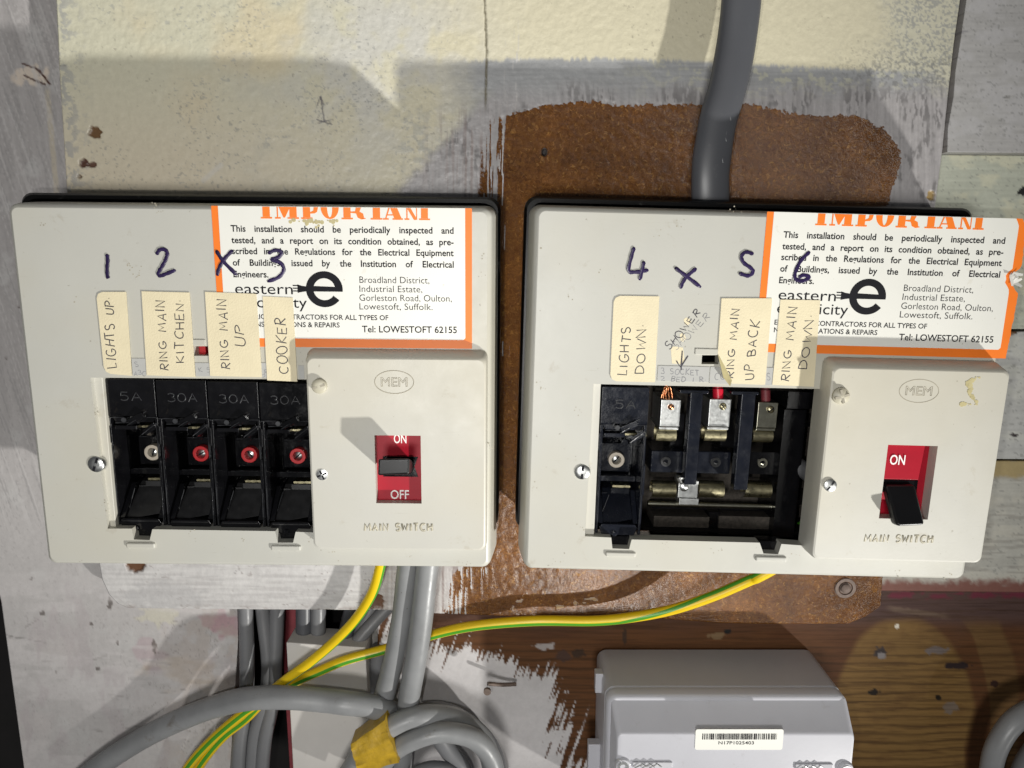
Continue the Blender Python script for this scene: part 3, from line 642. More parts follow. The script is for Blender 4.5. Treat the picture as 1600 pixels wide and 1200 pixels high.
# ---- printed notice
def notice(box, dx, dz, tear, label, mark):
    """laid out on the left box, moved by (dx,dz) in box coordinates for the other one"""
    l = lambda u, v: (BL.l(u, v, HC)[0]+dx, BL.l(u, v, HC)[1]+dz)
    TL, TR, BRc, BLc = l(329, 321.5), l(738, 322.5), l(737, 545), l(345, 541)
    x0 = (TL[0]+BLc[0])/2; x1 = (TR[0]+BRc[0])/2; zt = TL[1]; zb = (BRc[1]+BLc[1])/2
    h0 = HC+.00008
    rd = random.Random(3)
    edge = []
    for k in range(41):
        z = zt+(zb-zt)*k/40; e = 0
        if tear:
            t = k/40
            e = .0012*math.sin(t*3)+rd.uniform(-.00025, .0002)
            if .34 < t < .52: e -= .0035*math.sin((t-.34)/.18*math.pi)+rd.uniform(0, .0012)
            if t < .06: e -= .0018*(1-t/.06)
        edge.append((x1+e, z))
    bo = MB(); add_plate(bo, [[(x0, zt), (x0, zb)]+edge[::-1]], h0+.00006, .00006)
    o = bo.build('notice_sticker', M['orange'], box.o); o['label'] = label
    wdt = l(340, 0)[0]-l(329, 0)[0]; wr = .0032
    inn = [(x0+wr, zt), (x0+wr, zb+.0042), (x1-wr-.001, zb+.0042), (x1-wr, zb+.0052)]+[(min(x-wr*.95, x1-wr), z) for x, z in edge[::-1] if z > zb+.0055]
    wp = MB(); add_plate(wp, [inn], h0+.00014, .00005); wp.build('white_panel', M['paper'], o)
    h = h0+.0002; tx = MB()
    rows = [('This installation should be periodically inspected and', 361, 363.5, 708, 3), ('tested, and a report on its condition obtained, as pre-', 363, 381.5, 708, 3),
            ('scribed in the Regulations for the Electrical Equipment', 365, 398.5, 709, 3), ('of Buildings, issued by the Institution of Electrical', 367, 416.5, 709, 3), ('Engineers.', 369, 433, 425, 0)]
    cap = .00295
    X0 = l(363, 395)[0]; X1 = l(709, 395)[0]
    for s, u, v, u1, _ in rows:
        z = l(530, v)[1] if u1 > 500 else l(430, v)[1]-.0002
        ws = s.split(' '); A = X0; Bx = X1
        sizes = [text_geo(w_, .018) for w_ in ws]; wd_ = [(max(p[0] for p in g[0])-min(p[0] for p in g[0]))*cap/.69*.97 for g in sizes]
        if len(ws) > 1: gap = ((Bx-A)-sum(wd_))/(len(ws)-1)
        else: gap = 0
        x = A
        for w_, ww in zip(ws, wd_): add_text(tx, w_, x, z, h, cap, width=ww, offset=.018); x += ww+gap
    def line(s, u, v, u1, cap_, off=0.0): 
        a = l(u, v); b_ = l(u1, v); add_text(tx, s, a[0], a[1], h, cap_, width=b_[0]-a[0], offset=off)
    line('eastern', 368, 459, 458, .0052, .0); line('electricity', 369, 480, 480, .0052, .0)
    for s, v, u1 in (('Broadland District,', 442, 671), ('Industrial Estate,', 456, 660), ('Gorleston Road, Oulton,', 470, 706), ('Lowestoft, Suffolk.', 483.5, 676)):
        line(s, 562, v, u1, .0031, -.006)
    line('ELECTRICAL CONTRACTORS FOR ALL TYPES OF', 368, 498, 607, .00235, .012); line('NEW INSTALLATIONS & REPAIRS', 369, 510, 531, .00235, .012)
    line('Tel: LOWESTOFT 62155', 566, 519, 714, .0031, .012)
    # plug shaped letter e
    cx, cz = l(507, 452); Ro = .0088; ri = .0052; bt = .0011
    ao = [(cx+Ro*math.cos(R(t)), cz+Ro*.97*math.sin(R(t))) for t in range(-7, 326, 6)]
    am = [(cx+ri*math.cos(R(t)), cz+ri*math.sin(R(t))) for t in range(325, 191, -6)]+[(cx-ri*.98, cz-bt)]
    hole = [(cx+ri*math.cos(R(t)), cz+ri*math.sin(R(t))) for t in range(13, 168, 5)]
    add_plate(tx, [ao+am+[(cx+Ro*.99, cz-bt)], hole], h)
    add_plate(tx, [[(cx-Ro-.0022, cz-.0014), (cx-Ro-.0022, cz+.0016), (cx-Ro+.0006, cz+.0012), (cx-Ro+.0006, cz-.0010)]], h+.00002)
    add_plate(tx, [[(cx-Ro-.0040, cz-.0018), (cx-Ro-.0040, cz+.0022), (cx-Ro-.0021, cz+.0016), (cx-Ro-.0021, cz-.0014)]], h+.00004)
    for k in (-.0012, .0001, .0014): add_plate(tx, [rrect(cx-Ro-.0062, cx-Ro-.0038, cz+k, cz+k+.0005, .0001, 2)], h+.00006)
    tx.build('printed_text', M['ink'], o)
    # heavy headline letters, their tops run over the edge of the cover
    hd = MB(); hx0, hz = l(408, 341.5); hx1 = l(660, 341)[0]; H = .0085; zt2 = zt-.0002
    Hc = zt2-hz; W = hx1-hx0
    def pol(p, e=0): hd.prism([(hx0+a*W, hz+b*Hc) for a, b in p], h0+.00012, h0+.00022+e)
    def stem(a, w_=.042, top=1): pol([(a, .14), (a+w_, .14), (a+w_, top), (a, top)])
    def foot(a, w_): pol([(a, 0), (a+w_, 0), (a+w_, .13), (a, .13)], 2e-5)
    stem(.012, .045); foot(0, .07)
    foot(.088, .035); pol([(.100, .13), (.108, .13), (.108, 1), (.100, 1)]); stem(.178, .045); foot(.166, .07); pol([(.112, 1), (.140, .1), (.150, .1), (.178, .85), (.178, 1)], 3e-5)
    stem(.262, .045); foot(.250, .07); pol([(.307, .45), (.335, .48), (.350, .62), (.356, 1), (.330, 1), (.326, .7), (.307, .58)], 1e-5)
    add = [(.428+.056*math.cos(R(t)), 1.0+.99*math.sin(R(t))) for t in range(180, 361, 12)]; ino = [(.428+.016*math.cos(R(t)), 1.0+.85*math.sin(R(t))) for t in range(360, 179, -12)]
    pol(add+ino)
    stem(.512, .045); foot(.500, .07); pol([(.557, .55), (.59, .5), (.600, .15), (.622, .0), (.650, .06), (.648, .12), (.640, .14), (.634, .5), (.612, .66), (.622, 1), (.590, 1), (.585, .68), (.557, .66)], 1e-5)
    stem(.694, .045); foot(.680, .072)
    pol([(.770, .12), (.778, .12), (.800, 1), (.790, 1)]); foot(.756, .036); pol([(.826, .12), (.872, .12), (.845, 1), (.802, 1)]); foot(.816, .064); pol([(.784, .36), (.832, .36), (.830, .46), (.786, .46)], 1e-5)
    foot(.890, .030); pol([(.901, .12), (.909, .12), (.909, 1), (.901, 1)]); pol([(.905, 1), (.948, .0), (.962, .0), (.962, .2), (.928, 1)], 3e-5)
    pol([(.962, .02), (.968, .02), (.968, 1), (.962, 1)], 1e-5)
    stem(.992, .043); foot(.980, .068)
    hd.build('headline_text', M['orange'], o)
    if mark:
        st = MB()
        for k in range(26):
            a = rd.gauss(0, 1)*.0055; b_ = -abs(rd.gauss(0, .0011)); c_ = l(488, 343); st.disc(c_[0]+a, c_[1]+b_, h0+.0001, h0+.00024+k*1e-6, rd.uniform(.0003, .0011), 9)
        st.build('brown_stain', M['glue'], o)
    if tear:
        tr = MB(); c_ = (x1-.002, zt+(zb-zt)*.42)
        for k in range(9):
            a = rd.uniform(0, 6.28); r_ = rd.uniform(.0018, .0045); w_ = .0005
            p = Vector((c_[0]+rd.uniform(-.0012, .0012), -HC-.0003, c_[1]+rd.uniform(-.003, .003))); e = p+Vector((math.cos(a)*r_, -rd.uniform(.0008, .002), math.sin(a)*r_))
            s_ = Vector((-math.sin(a)*w_, 0, math.cos(a)*w_)); tr.add([p-s_*2, p+s_*2, e+s_, e-s_], [(0, 1, 2, 3)])
        tr.build('torn_paper', M['paper'], o)
    return o

# ---- tape label with pen writing
def tape(box, quad, lines, label, rnd=False, extra=None):
    p = box.pts(quad, HC)
    if rnd:
        tl, tr, br, bl = [Vector(a) for a in p]
        def cor(c, a, b_, r=.003): return [tuple(c+(a-c).normalized()*r), tuple(c+((a-c).normalized()+(b_-c).normalized())*r*.3), tuple(c+(b_-c).normalized()*r)]
        p = cor(bl, br, tl)+cor(tl, bl, tr)+[tuple(tr), tuple(br)]
    elif extra: p = box.pts(extra, HC)
    mb = MB(); add_plate(mb, [p], HC+.00055, .00018)
    o = mb.build('tape_label', M['tape'], box.o); o['label'] = label
    tx = MB()
    for s, A, B_, hgt in lines: pen(tx, s, box.l(*A, HC), box.l(*B_, HC), hgt, HC+.0006, .00024)
    tx.build('handwriting', M['biro'], o); return o
def marker(box, name, strokes, w_=2.9):
    mb = MB()
    for k, st in enumerate(strokes):
        pts = smooth_path([(*box.l(u, v, HC), 0) for u, v in st], 5) if len(st) > 2 else [Vector((*box.l(u, v, HC), 0)) for u, v in st]
        pp = [Vector((q.x, -HC-.00045-k*8e-6, q.y)) for q in pts]
        n = len(pp); r0 = w_*.00031
        rr = [r0*(.55 if i in (0, n-1) else 1)*(1+.12*math.sin(i*1.7)) for i in range(n)]
        mb.tube(pp, rr, [r_*.12 for r_ in rr], n=8)
    o = mb.build(name, M['marker'], box.o, smooth=True); return o

# ---- fuse carrier, built once in its own frame
def make_carrier(w_, Hh, ring, txt):
    """origin top left of the front; x right, z down is negative; front at h=0.050"""
    parts = []
    b = MB(); f = .050
    b.box(0, w_, -.019, 0, .016, f)                       # grip block
    b.prism([(.001, -.019), (w_-.001, -.019), (w_-.003, -.0225), (.003, -.0225)], .016, f-.002)
    b.box(0, .0016, -Hh, -.019, .014, f-.0006); b.box(w_-.0016, w_, -Hh, -.019, .014, f-.0006)   # side walls
    b.box(-.0007, .0009, -.033, -.0235, .03, f+.0004); b.box(w_-.0009, w_+.0004, -.056, -.040, .03, f+.0002)
    b.box(.0016, w_-.0016, -Hh, -.0225, .012, .022)       # floor
    b.box(.004, w_-.004, -.050, -.034, .022, .030)        # raised block under the screw
    b.box(.0016, w_-.0016, -.0535, -.0505, .022, .036)    # cross rib
    # scoop at the bottom
    for x0, x1, hf in ((.0016, .0042, .010), (w_-.0042, w_-.0016, .010)):
        b.hexa([(x0, -.022, -.058), (x1, -.022, -.058), (x1, -.030, -Hh+.002), (x0, -.030, -Hh+.002)][::-1], [(x0, -.036, -.058), (x1, -.036, -.058), (x1, -.0495, -Hh+.006), (x0, -.0495, -Hh+.006)][::-1])
    b.prism([(.0035, -Hh), (w_-.0035, -Hh), (w_-.002, -Hh+.004), (w_-.0032, -Hh+.006), (.0032, -Hh+.006), (.002, -Hh+.004)], .03, f+.0006)
    # moulded lugs under the grip
    b.disc(w_*.36, -.0205, .03, f+.0012, .0019, 8, rt=.0015); b.disc(w_*.62, -.031, .02, .040, .0023, 8, rt=.002)
    b.hexa([(w_*.40, -.044, -.0215), (w_*.47, -.044, -.0245), (w_*.80, -.044, -.0200), (w_*.74, -.044, -.0172)], [(w_*.40, -.051, -.0205), (w_*.47, -.051, -.0235), (w_*.80, -.0525, -.0190), (w_*.74, -.0525, -.0162)])
    b.hexa([(w_*.66, -.044, -.0285), (w_*.72, -.044, -.0305), (w_*.97, -.044, -.0265), (w_*.92, -.044, -.0240)][::1], [(w_*.66, -.049, -.0265), (w_*.72, -.049, -.0290), (w_*.97, -.0500, -.0245), (w_*.92, -.0500, -.0215)])
    b.box(w_*.1, w_*.55, -.0262, -.0240, .04, f-.0015)
    b.disc(w_*.42, -Hh+.001, .03, f+.0016, .0017, 8, rt=.0014)
    parts.append(('body', b, 'black', .00035))
    ch = MB()
    ch.hexa([(.0042, -.022, -.057), (w_-.0042, -.022, -.057), (w_-.0042, -.022, -Hh+.004), (.0042, -.022, -Hh+.004)][::-1],
           [(.0048, -.0315, -.0585), (w_-.0044, -.0330, -.0575), (w_-.0040, -.0470, -Hh+.0075), (.0030, -.0490, -Hh+.0045)][::-1])
    ch.hexa([(.0030, -.044, -Hh+.0052), (w_-.0030, -.044, -Hh+.0052), (w_-.0034, -.044, -Hh+.0020), (.0034, -.044, -Hh+.0020)], [(.0030, -.0508, -Hh+.0052), (w_-.0030, -.0508, -Hh+.0052), (w_-.0038, -.0500, -Hh+.0022), (.0038, -.0500, -Hh+.0022)])
    ch.box(w_*.38, w_-.0046, -.0600, -.0568, .030, .0370); ch.box(.0046, w_*.34, -.0625, -.0600, .030, .0345)
    parts.append(('chute', ch, 'blacksheen', .0003))
    ed = MB(); rd = random.Random(int(w_*1e6) % 97)  # thin paler tubes put in as glints along the moulded edges
    for (xa_, za_, xb_, zb_q, hh) in ((.0, -.0196, w_, -.0194, f-.0003), (.003, -.0228, w_*.6, -.0226, f-.002), (w_*.42, -.0232, w_*.78, -.0178, f+.0016), (w_*.5, -.0212, w_*.82, -.0158, f+.0010), (w_*.66, -.0285, w_*.96, -.0225, f-.0002),
                                      (.0008, -.034, .0010, -Hh+.003, f-.0004), (w_-.0008, -.0225, w_-.0010, -Hh+.003, f-.0004), (w_*.15, -.0505, w_*.9, -.0503, .0362), (.005, -.0345, w_-.005, -.0343, .0302), (w_*.7, -.0575, w_*.72, -.0645, .036), (w_*.30, -.0585, w_*.12, -Hh+.006, .044)):
        n_ = 7; ed.tube([(xa_+(xb_-xa_)*k/n_+rd.uniform(-1, 1)*.00012, -hh, za_+(zb_q-za_)*k/n_+rd.uniform(-1, 1)*.00012) for k in range(n_+1)], [rd.uniform(.00008, .00026) for k in range(n_+1)], n=5)
    ed.disc(w_*.36, -.0205, f+.001, f+.0014, .0013, 8); parts.append(('edge_glints', ed, 'emb', 0))
    t = MB(); pen(t, txt, (w_*.30 if len(txt) < 3 else w_*.22, -.0108), (w_*.72 if len(txt) < 3 else w_*.80, -.0108), .0042, f+.00002, .00028, jitter=0, gap=.22, flat=.6)
    parts.append(('rating_text', t, 'emb', 0))
    for q in ((w_*.55, w_*.85, -.0262, -.0250, .03, .044), (w_*.2, w_*.45, -.0264, -.0252, .03, .040), (w_*.42, w_*.82, -.0568, -.0555, .028, .036)):
        c = MB(); c.box(*q); parts.append(('brass_contact', c, 'brass', .0001))
    r = MB(); r.ring(w_*.5, -.0425, .029, .0335, .0043, .0024); parts.append(('terminal_ring', r, ring, .0003))
    return parts
def screw_mb(x, z, h, r, ang, slot=True):
    mb = MB(); rg = [([(x+r*k*math.cos(2*math.pi*i/20), z+r*k*math.sin(2*math.pi*i/20)) for i in range(20)], h+hh) for k, hh in ((1, 0), (1, .0006), (.8, .0010), (.02, .0013))]
    loft(mb, rg, cap_front=True)
    c, q = math.cos(ang), math.sin(ang); w_ = r*.16; s = MB()
    s.prism([(x+c*r*.9*i-q*w_*j, z+q*r*.9*i+c*w_*j) for i, j in ((-1, -1), (1, -1), (1, 1), (-1, 1))], h, h+.00135); return mb, s
def place_carrier(box, x, z, w_, Hh, ring, txt, ang, label, navy=False):
    e = empty('fuse_carrier'); e.parent = box.o; e.location = (x, 0, z); e['label'] = label
    for n, mb, m, bv in make_carrier(w_, Hh, ring, txt):
        mm = M['navy'] if (m in ('black', 'blacksheen') and navy) else M[m]
        mb.build(n, mm, e, bevel=bv, seg=1) if bv else mb.build(n, mm, e)
    a, s = screw_mb(w_*.5, -.0425, .0308, .0023, ang); s.add([], []); n0 = len(a.v)
    a.add(s.v, s.f, 1); a.build('terminal_screw', [M['zinc'], M['ink']], e, smooth=True, auto=40)
    return e

def switch_cover(box, front, win, txt_main, oval, top_tab):
    q = corners(box, front, HS); x0, x1, z0, z1 = q
    p = box.pts(win, HS); wx0 = (p[0][0]+p[3][0])/2; wx1 = (p[1][0]+p[2][0])/2; wz1 = (p[0][1]+p[1][1])/2; wz0 = (p[2][1]+p[3][1])/2
    e = empty('switch_cover'); e.parent = box.o
    rr = lambda i, r=.0032: rrect(x0+i, x1-i, z0+i, z1-i, r, 6)
    def rt(i, top):   # slightly wider skirt at the top
        return rrect(x0+i, x1-i, z0+i, z1-i+top, .0032, 6)
    b = MB(); loft(b, [(rt(-.0002, .0030), HC-.006), (rt(-.0002, .0026), HC+.002), (rt(0, .0004), HS-.0016), (rt(.0004, .0001), HS-.0004), (rr(.0012), HS)])
    add_plate(b, [rr(.0012), [(wx0, wz0), (wx1, wz0), (wx1, wz1), (wx0, wz1)]], HS, .0022)
    sh = b.build('shell', M['switchc'], e, smooth=True, auto=40)
    # window reveal
    b = MB(); g_ = .0012
    ro = [(wx0-g_, wz0-g_), (wx1+g_, wz0-g_), (wx1+g_, wz1+g_), (wx0-g_, wz1+g_)]; ri_ = [(wx0, wz0), (wx1, wz0), (wx1, wz1), (wx0, wz1)]
    loft(b, [(ro, HS-.012), (ro, HS-.0021), (ri_, HS-.0021), (ri_, HS-.012)])
    b.build('window_reveal', M['switchc'], e)
    g = MB(); c = box.l(*oval, HS); rx, rz = .0094, .0056
    g.tube([(c[0]+rx*math.cos(R(t)), -HS, c[1]+rz*math.sin(R(t))) for t in range(0, 361, 10)], .00022, .00012, n=6)
    add_text(g, 'MEM', c[0], c[1]-.0021, HS+.00001, .0043, width=.0128, outline=.022, center=True)
    g.build('maker_mark', M['groove'], e)
    t = MB(); A, B_ = [box.l(*a, HS) for a in txt_main]; pen(t, 'MAIN SWITCH', A, B_, .0036, HS, .00040, jitter=0, gap=.34, flat=.7); tx_ = t.build('main_switch_text', M['relief'], e, smooth=True)
    t = MB(); pen(t, 'MAIN SWITCH', A, B_, .0036, HS, .00062, jitter=0, gap=.34, flat=.12); t.build('text_outline', M['groove'], tx_)  # wider darker pass, shading round the raised letters put into colour
    return e, (wx0, wx1, wz0, wz1)

HS = .0620
# ================= left box
qL = corners(BL, [(4, 321), (766, 322), (767, 891), (80, 878)], HC)
base(BL, (BL.l(32, 304, .03)[0], BL.l(782, 316, .03)[0], qL[2]+.012, BL.l(400, 304.5, .03)[1]))
holeL = BL.pts([(141, 590), (484, 593), (490, 832), (462, 831), (458, 848), (434, 848), (430, 830), (238, 827), (234, 844), (209, 843), (206, 826), (168, 826)], HC)
cover(BL, qL, holeL, [BL.pts([(302, 541), (325, 541), (326, 556), (303, 556)], HC)])
led = MB(); led.hexa([(a, -HC+.010, b) for a, b in BL.pts([(139, 588), (160, 588), (182, 829), (166, 829)], HC-.003)][::-1], [(a, -HC+.0028, b) for a, b in BL.pts([(139, 588), (160, 588), (182, 829), (166, 829)], HC-.003)][::-1])
led.build('inner_ledge', M['switchc'], BL.o, bevel=.0004)
for (u0, v0, u1, v1) in ((198, 847, 244, 856), (424, 851, 471, 860)):
    a = BL.l(u0, v0, HC); b = BL.l(u1, v1, HC); mb = MB(); mb.box(a[0], b[0], b[1], a[1], HC-.001, HC+.0013); mb.build('cover_lip', M['cover'], BL.o, bevel=.0009, seg=3)
x0, z0_ = BL.l(161, 592, .05); Hh = z0_-BL.l(330, 828, .05)[1]; pit = (BL.l(487, 600, .05)[0]-x0)/4-.0002
for k in range(4):
    place_carrier(BL, x0+k*pit, z0_-k*.0004, pit-.0004, Hh, 'creamring' if k == 0 else 'redring', '5A' if k == 0 else '30A', (1.2, .5, 2.2, .75)[k],
        ('black fuse carrier marked 5A with a cream terminal ring, leftmost', 'black fuse carrier with a red ring, second from the left', 'black fuse carrier with a red ring, third from the left', 'black fuse carrier with a red ring beside the switch')[k])
mb = MB(); a = BL.l(150, 585, .02); b = BL.l(520, 850, .02); mb.box(a[0], b[0]+.005, b[1], a[1]+.008, .006, .013); mb.build('interior', M['dust'], BL.o)
for (u0, v0, u1, v1) in ((205, 826, 238, 848), (429, 829, 461, 852)):
    a = BL.l(u0, v0, .050); b = BL.l(u1, v1, .050); mb = MB(); mb.box(a[0]-.001, b[0]+.001, b[1]-.001, a[1], .042, .0495); mb.build('catch', M['black'], BL.o, bevel=.0003)
mb = MB(); a = BL.l(309, 540, HC-.006); b = BL.l(322, 558, HC-.006); mb.box(a[0], b[0], b[1], a[1], .04, HC-.006); mb.build('indicator', M['redring'], BL.o)
e, wn = switch_cover(BL, [(476, 556), (762, 560), (758, 863), (489, 857)], [(585, 680), (657, 681), (659, 787), (588, 786)], ((570, 829), (675, 829)), (616, 597), 0)
mb = MB(); mb.box(wn[0]-.0008, wn[1]+.0008, wn[2]-.0008, wn[3]+.0008, HS-.013, HS-.0045); rp = mb.build('switch_plate', M['red'], e)
zc = BL.l(617, 729, HS-.0045)[1]; xc = (wn[0]+wn[1])/2
mb = MB(); add_text(mb, 'ON', xc+.0005, wn[3]-.0050, HS-.0044, .0045, width=.0062, center=True, offset=.01); mb.build('on_text', M['white_ink'], rp)
mb = MB(); add_text(mb, 'OFF', xc-.0002, wn[2]+.0008, HS-.0044, .0045, width=.0092, center=True, offset=.01); mb.build('off_text', M['white_ink'], rp)
mb = MB(); mb.prism([(xc-.0082, zc-.0052), (xc+.0092, zc-.0052), (xc+.0074, zc), (xc+.0092, zc+.0052), (xc-.0082, zc+.0052)], HS-.0046, HS-.00435); mb.build('switch_slot', M['black'], e, bevel=.0001)
LF = [(590, 743, .0755), (639, 741, .0755), (640, 716, .0755), (591, 717, .0755)]; RT = [(xc-.0066, zc-.0030), (xc+.0066, zc-.0030), (xc+.0066, zc+.0030), (xc-.0066, zc+.0030)]
mb = MB(); mb.hexa([(x, -HS+.0046, z) for x, z in RT], [(BL.l(u, v, h)[0], -h, BL.l(u, v, h)[1]) for u, v, h in LF])
mb.build('switch_lever', M['lever'], e, bevel=.0009, seg=3)
screw('retaining_knob', BL, e, 498, 604, HS, .0036, M['relief'], tall=.0022, slotmat=M['groove'], slot=.3)
screw('screw', BL, e, 503, 742, HS, .0028, M['zinc'], tall=.0004, cross=True, slot=.4)
screw('screw', BL, BL.o, 149, 726, HC-.002, .0042, M['zinc'], tall=.0026, slot=1.2)
noL = notice(BL, 0, 0, False, 'orange bordered white notice reading IMPORTANT with a brown stain under the headline', True)
# printed strips between the tapes
mb = MB()
for (u0, v0, u1, v1) in ((206, 560, 232, 586), (305, 567, 332, 588), (408, 567, 422, 590), (466, 571, 476, 592)):
    a = BL.l(u0, v0, HC); b = BL.l(u1, v1, HC); mb = MB(); mb.box(a[0], b[0], b[1], a[1], HC+.00005, HC+.0003); cs = mb.build('label_strip', M['card'], BL.o)
mb = MB()
for k, (u, v) in enumerate([(212, 566), (217, 578), (223, 580), (312, 574), (324, 575), (414, 577), (410, 584), (210, 580)]): pen(mb, 'S3CK5R2A'[k], BL.l(u, v+7, HC), BL.l(u+5, v+7, HC), .0022, HC+.00032, .00012)
mb.build('handwriting', M['pencil'], cs)
tape(BL, [(151, 456), (198, 456), (207, 587), (164, 583)], [('LIGHTS UP.', (184, 574), (177, 466), .0042)], 'tape reading LIGHTS UP with a rounded left edge', rnd=True)
tape(BL, [(222, 455), (297, 457), (306, 589), (230, 586)], [('RING MAIN', (263, 578), (258, 470), .0040), ('KITCHEN.', (289, 566), (287, 470), .0040)], 'tape reading RING MAIN KITCHEN')
tape(BL, [(321, 456), (401, 459), (410, 589), (329, 587)], [('RING MAIN', (359, 576), (354, 468), .0042), ('UP', (383, 541), (380, 510), .0045)], 'tape reading RING MAIN UP over the notice corner')
tape(BL, [(411, 463), (458, 465), (465, 596), (418, 594)], [('COOKER', (449, 584), (447, 498), .0048)], 'tape reading COOKER')
marker(BL, 'marker_one', [[(168, 397), (169, 408), (168, 420), (169, 433), (170, 431)]])
marker(BL, 'marker_two', [[(245, 398), (250, 390.5), (258, 390), (262, 396), (259, 407), (253, 418), (248, 427), (251, 431), (260, 428), (275, 422)]])
marker(BL, 'marker_cross', [[(338, 391), (350, 409), (371, 430)], [(364, 391), (351, 405), (343, 419), (340, 431)]])
marker(BL, 'marker_three', [[(419, 396), (431, 391), (440, 394), (437, 401), (425, 406), (438, 410), (444, 421), (436, 433), (418, 440)]])
def crumbs(box, pts, name='grime'):
    rd = random.Random(len(pts))
    for k, (u, v, s_, r_) in enumerate(pts):
        if not r_: continue
        mb = MB()
        for j in range(r_):
            a = box.l(u+rd.gauss(0, s_), v+rd.gauss(0, s_), HC); mb.disc(a[0], a[1], HC-.00002, HC+.00004+j*2e-6, rd.uniform(.0001, .00042), 6)
        mb.build(name, M['groove'], box.o)
crumbs(BL, [(u, v, 5, 5) for u, v in ((150, 640, ), (160, 790), (300, 836), (380, 840), (480, 842), (520, 866), (640, 868), (730, 878), (350, 328), (600, 552), (700, 554), (765, 700), (764, 620))])
crumbs(BL, [(205, 418, 6, 9), (215, 432, 4, 12), (200, 414, 2, 5), (68, 348, 3, 5), (250, 330, 4, 6), (120, 470, 3, 3), (545, 632, 3, 0), (240, 322, 4, 4), (750, 400, 4, 5), (752, 430, 3, 4)])

HS = .0658
# ================= right box
qR = corners(BR, [(841, 322), (1586, 345), (1512, 907), (815, 888)], HC)
base(BR, (BR.l(820, 316, .03)[0], BR.l(1520, 338, .03)[0], qR[2]+.012, BR.l(1100, 314, .03)[1]))
holeR = BR.pts([(927, 600), (1292, 608), (1262, 853), (1221, 850), (1216, 866), (1193, 865), (1187, 848), (987, 843), (983, 858), (957, 857), (955, 840), (914, 838)], HC)
cover(BR, qR, holeR, [BR.pts([(1097, 555), (1124, 555), (1123, 569), (1096, 569)], HC)])
pp = [(925, 598), (939, 598), (928, 841), (911, 841)]
led = MB(); led.hexa([(a, -HC+.010, b) for a, b in BR.pts(pp, HC-.003)][::-1], [(a, -HC+.0028, b) for a, b in BR.pts(pp, HC-.003)][::-1]); led.build('inner_ledge', M['switchc'], BR.o, bevel=.0004)
for (u0, v0, u1, v1) in ((946, 861, 993, 870), (1180, 868, 1228, 877)):
    a = BR.l(u0, v0, HC); b = BR.l(u1, v1, HC); mb = MB(); mb.box(a[0], b[0], b[1], a[1], HC-.001, HC+.0013); mb.build('cover_lip', M['cover'], BR.o, bevel=.0009, seg=3)
for (u0, v0, u1, v1) in ((954, 838, 987, 858), (1188, 846, 1220, 866)):
    a = BR.l(u0, v0, .050); b = BR.l(u1, v1, .050); mb = MB(); mb.box(a[0]-.001, b[0]+.001, b[1]-.001, a[1], .042, .0495); mb.build('catch', M['black'], BR.o, bevel=.0003)
xr, zr = BR.l(941, 604, .05); zb_ = BR.l(975, 836, .05)[1]
place_carrier(BR, xr, zr, pit-.002, zr-zb_, 'creamring', '5A', .9, 'blue black fuse carrier marked 5A, the only one fitted in its box', navy=True)
# open interior
mb = MB(); a = BR.l(925, 590, .012); b = BR.l(1330, 850, .012); mb.box(a[0]-.004, b[0]+.005, b[1], a[1]+.01, .004, .010)
for (u0, v0, u1, v1, h0, h1) in ((1022, 806, 1106, 838, .01, .030), (1124, 806, 1222, 838, .01, .030)):
    a = BR.l(u0, v0, h1); b = BR.l(u1, v1, h1); mb.box(a[0], b[0], b[1], a[1], h0, h1)
mb.build('interior', M['dust'], BR.o)
rb = MB()
def rbx(u0, v0, u1, v1, h0, h1):
    a = BR.l(u0, v0, h1); b = BR.l(u1, v1, h1); rb.box(a[0], b[0], b[1], a[1], h0, h1)
rbx(1079, 612, 1088, 758, .038, .044); rbx(1159, 614, 1168, 766, .038, .044)           # ribs
rbx(1062, 609, 1108, 616, .034, .0438); rbx(1143, 611, 1186, 618, .034, .0438)
rbx(1018, 704, 1066, 739, .01, .034); rbx(1084, 705, 1140, 741, .01, .034)
rb.build('divider', M['navy'], BR.o, bevel=.0006)
rb = MB()
rbx(1165, 706, 1228, 742, .01, .032); rbx(1232, 612, 1300, 640, .01, .040); rbx(1226, 640, 1240, 840, .01, .036); rbx(1020, 792, 1240, 800, .01, .022); rbx(1018, 838, 1262, 848, .01, .036)
rbx(1108, 800, 1122, 840, .01, .028); rbx(1050, 645, 1066, 700, .01, .026); rbx(1130, 645, 1150, 700, .01, .026); rbx(1020, 605, 1240, 611, .01, .040); rbx(1240, 660, 1300, 668, .01, .034); rbx(1240, 780, 1300, 790, .01, .03)
rb.build('moulding', M['black'], BR.o, bevel=.0006)
for k, u in enumerate((1040, 1118, 1191)):
    c = BR.l(u, 721+k, .034 if k < 2 else .032); hh = .034 if k < 2 else .032
    mb = MB(); mb.ring(c[0], c[1], hh-.002, hh+.0008, .0026, .0014); mb.tube([(c[0]-.0009, -hh-.0006, c[1]-.0003), (c[0]+.0003, -hh-.0010, c[1]-.0009)], .0004, n=6); mb.build('contact_socket', M['tin'] if k == 2 else M['blacksheen'], BR.o, smooth=True, auto=40)
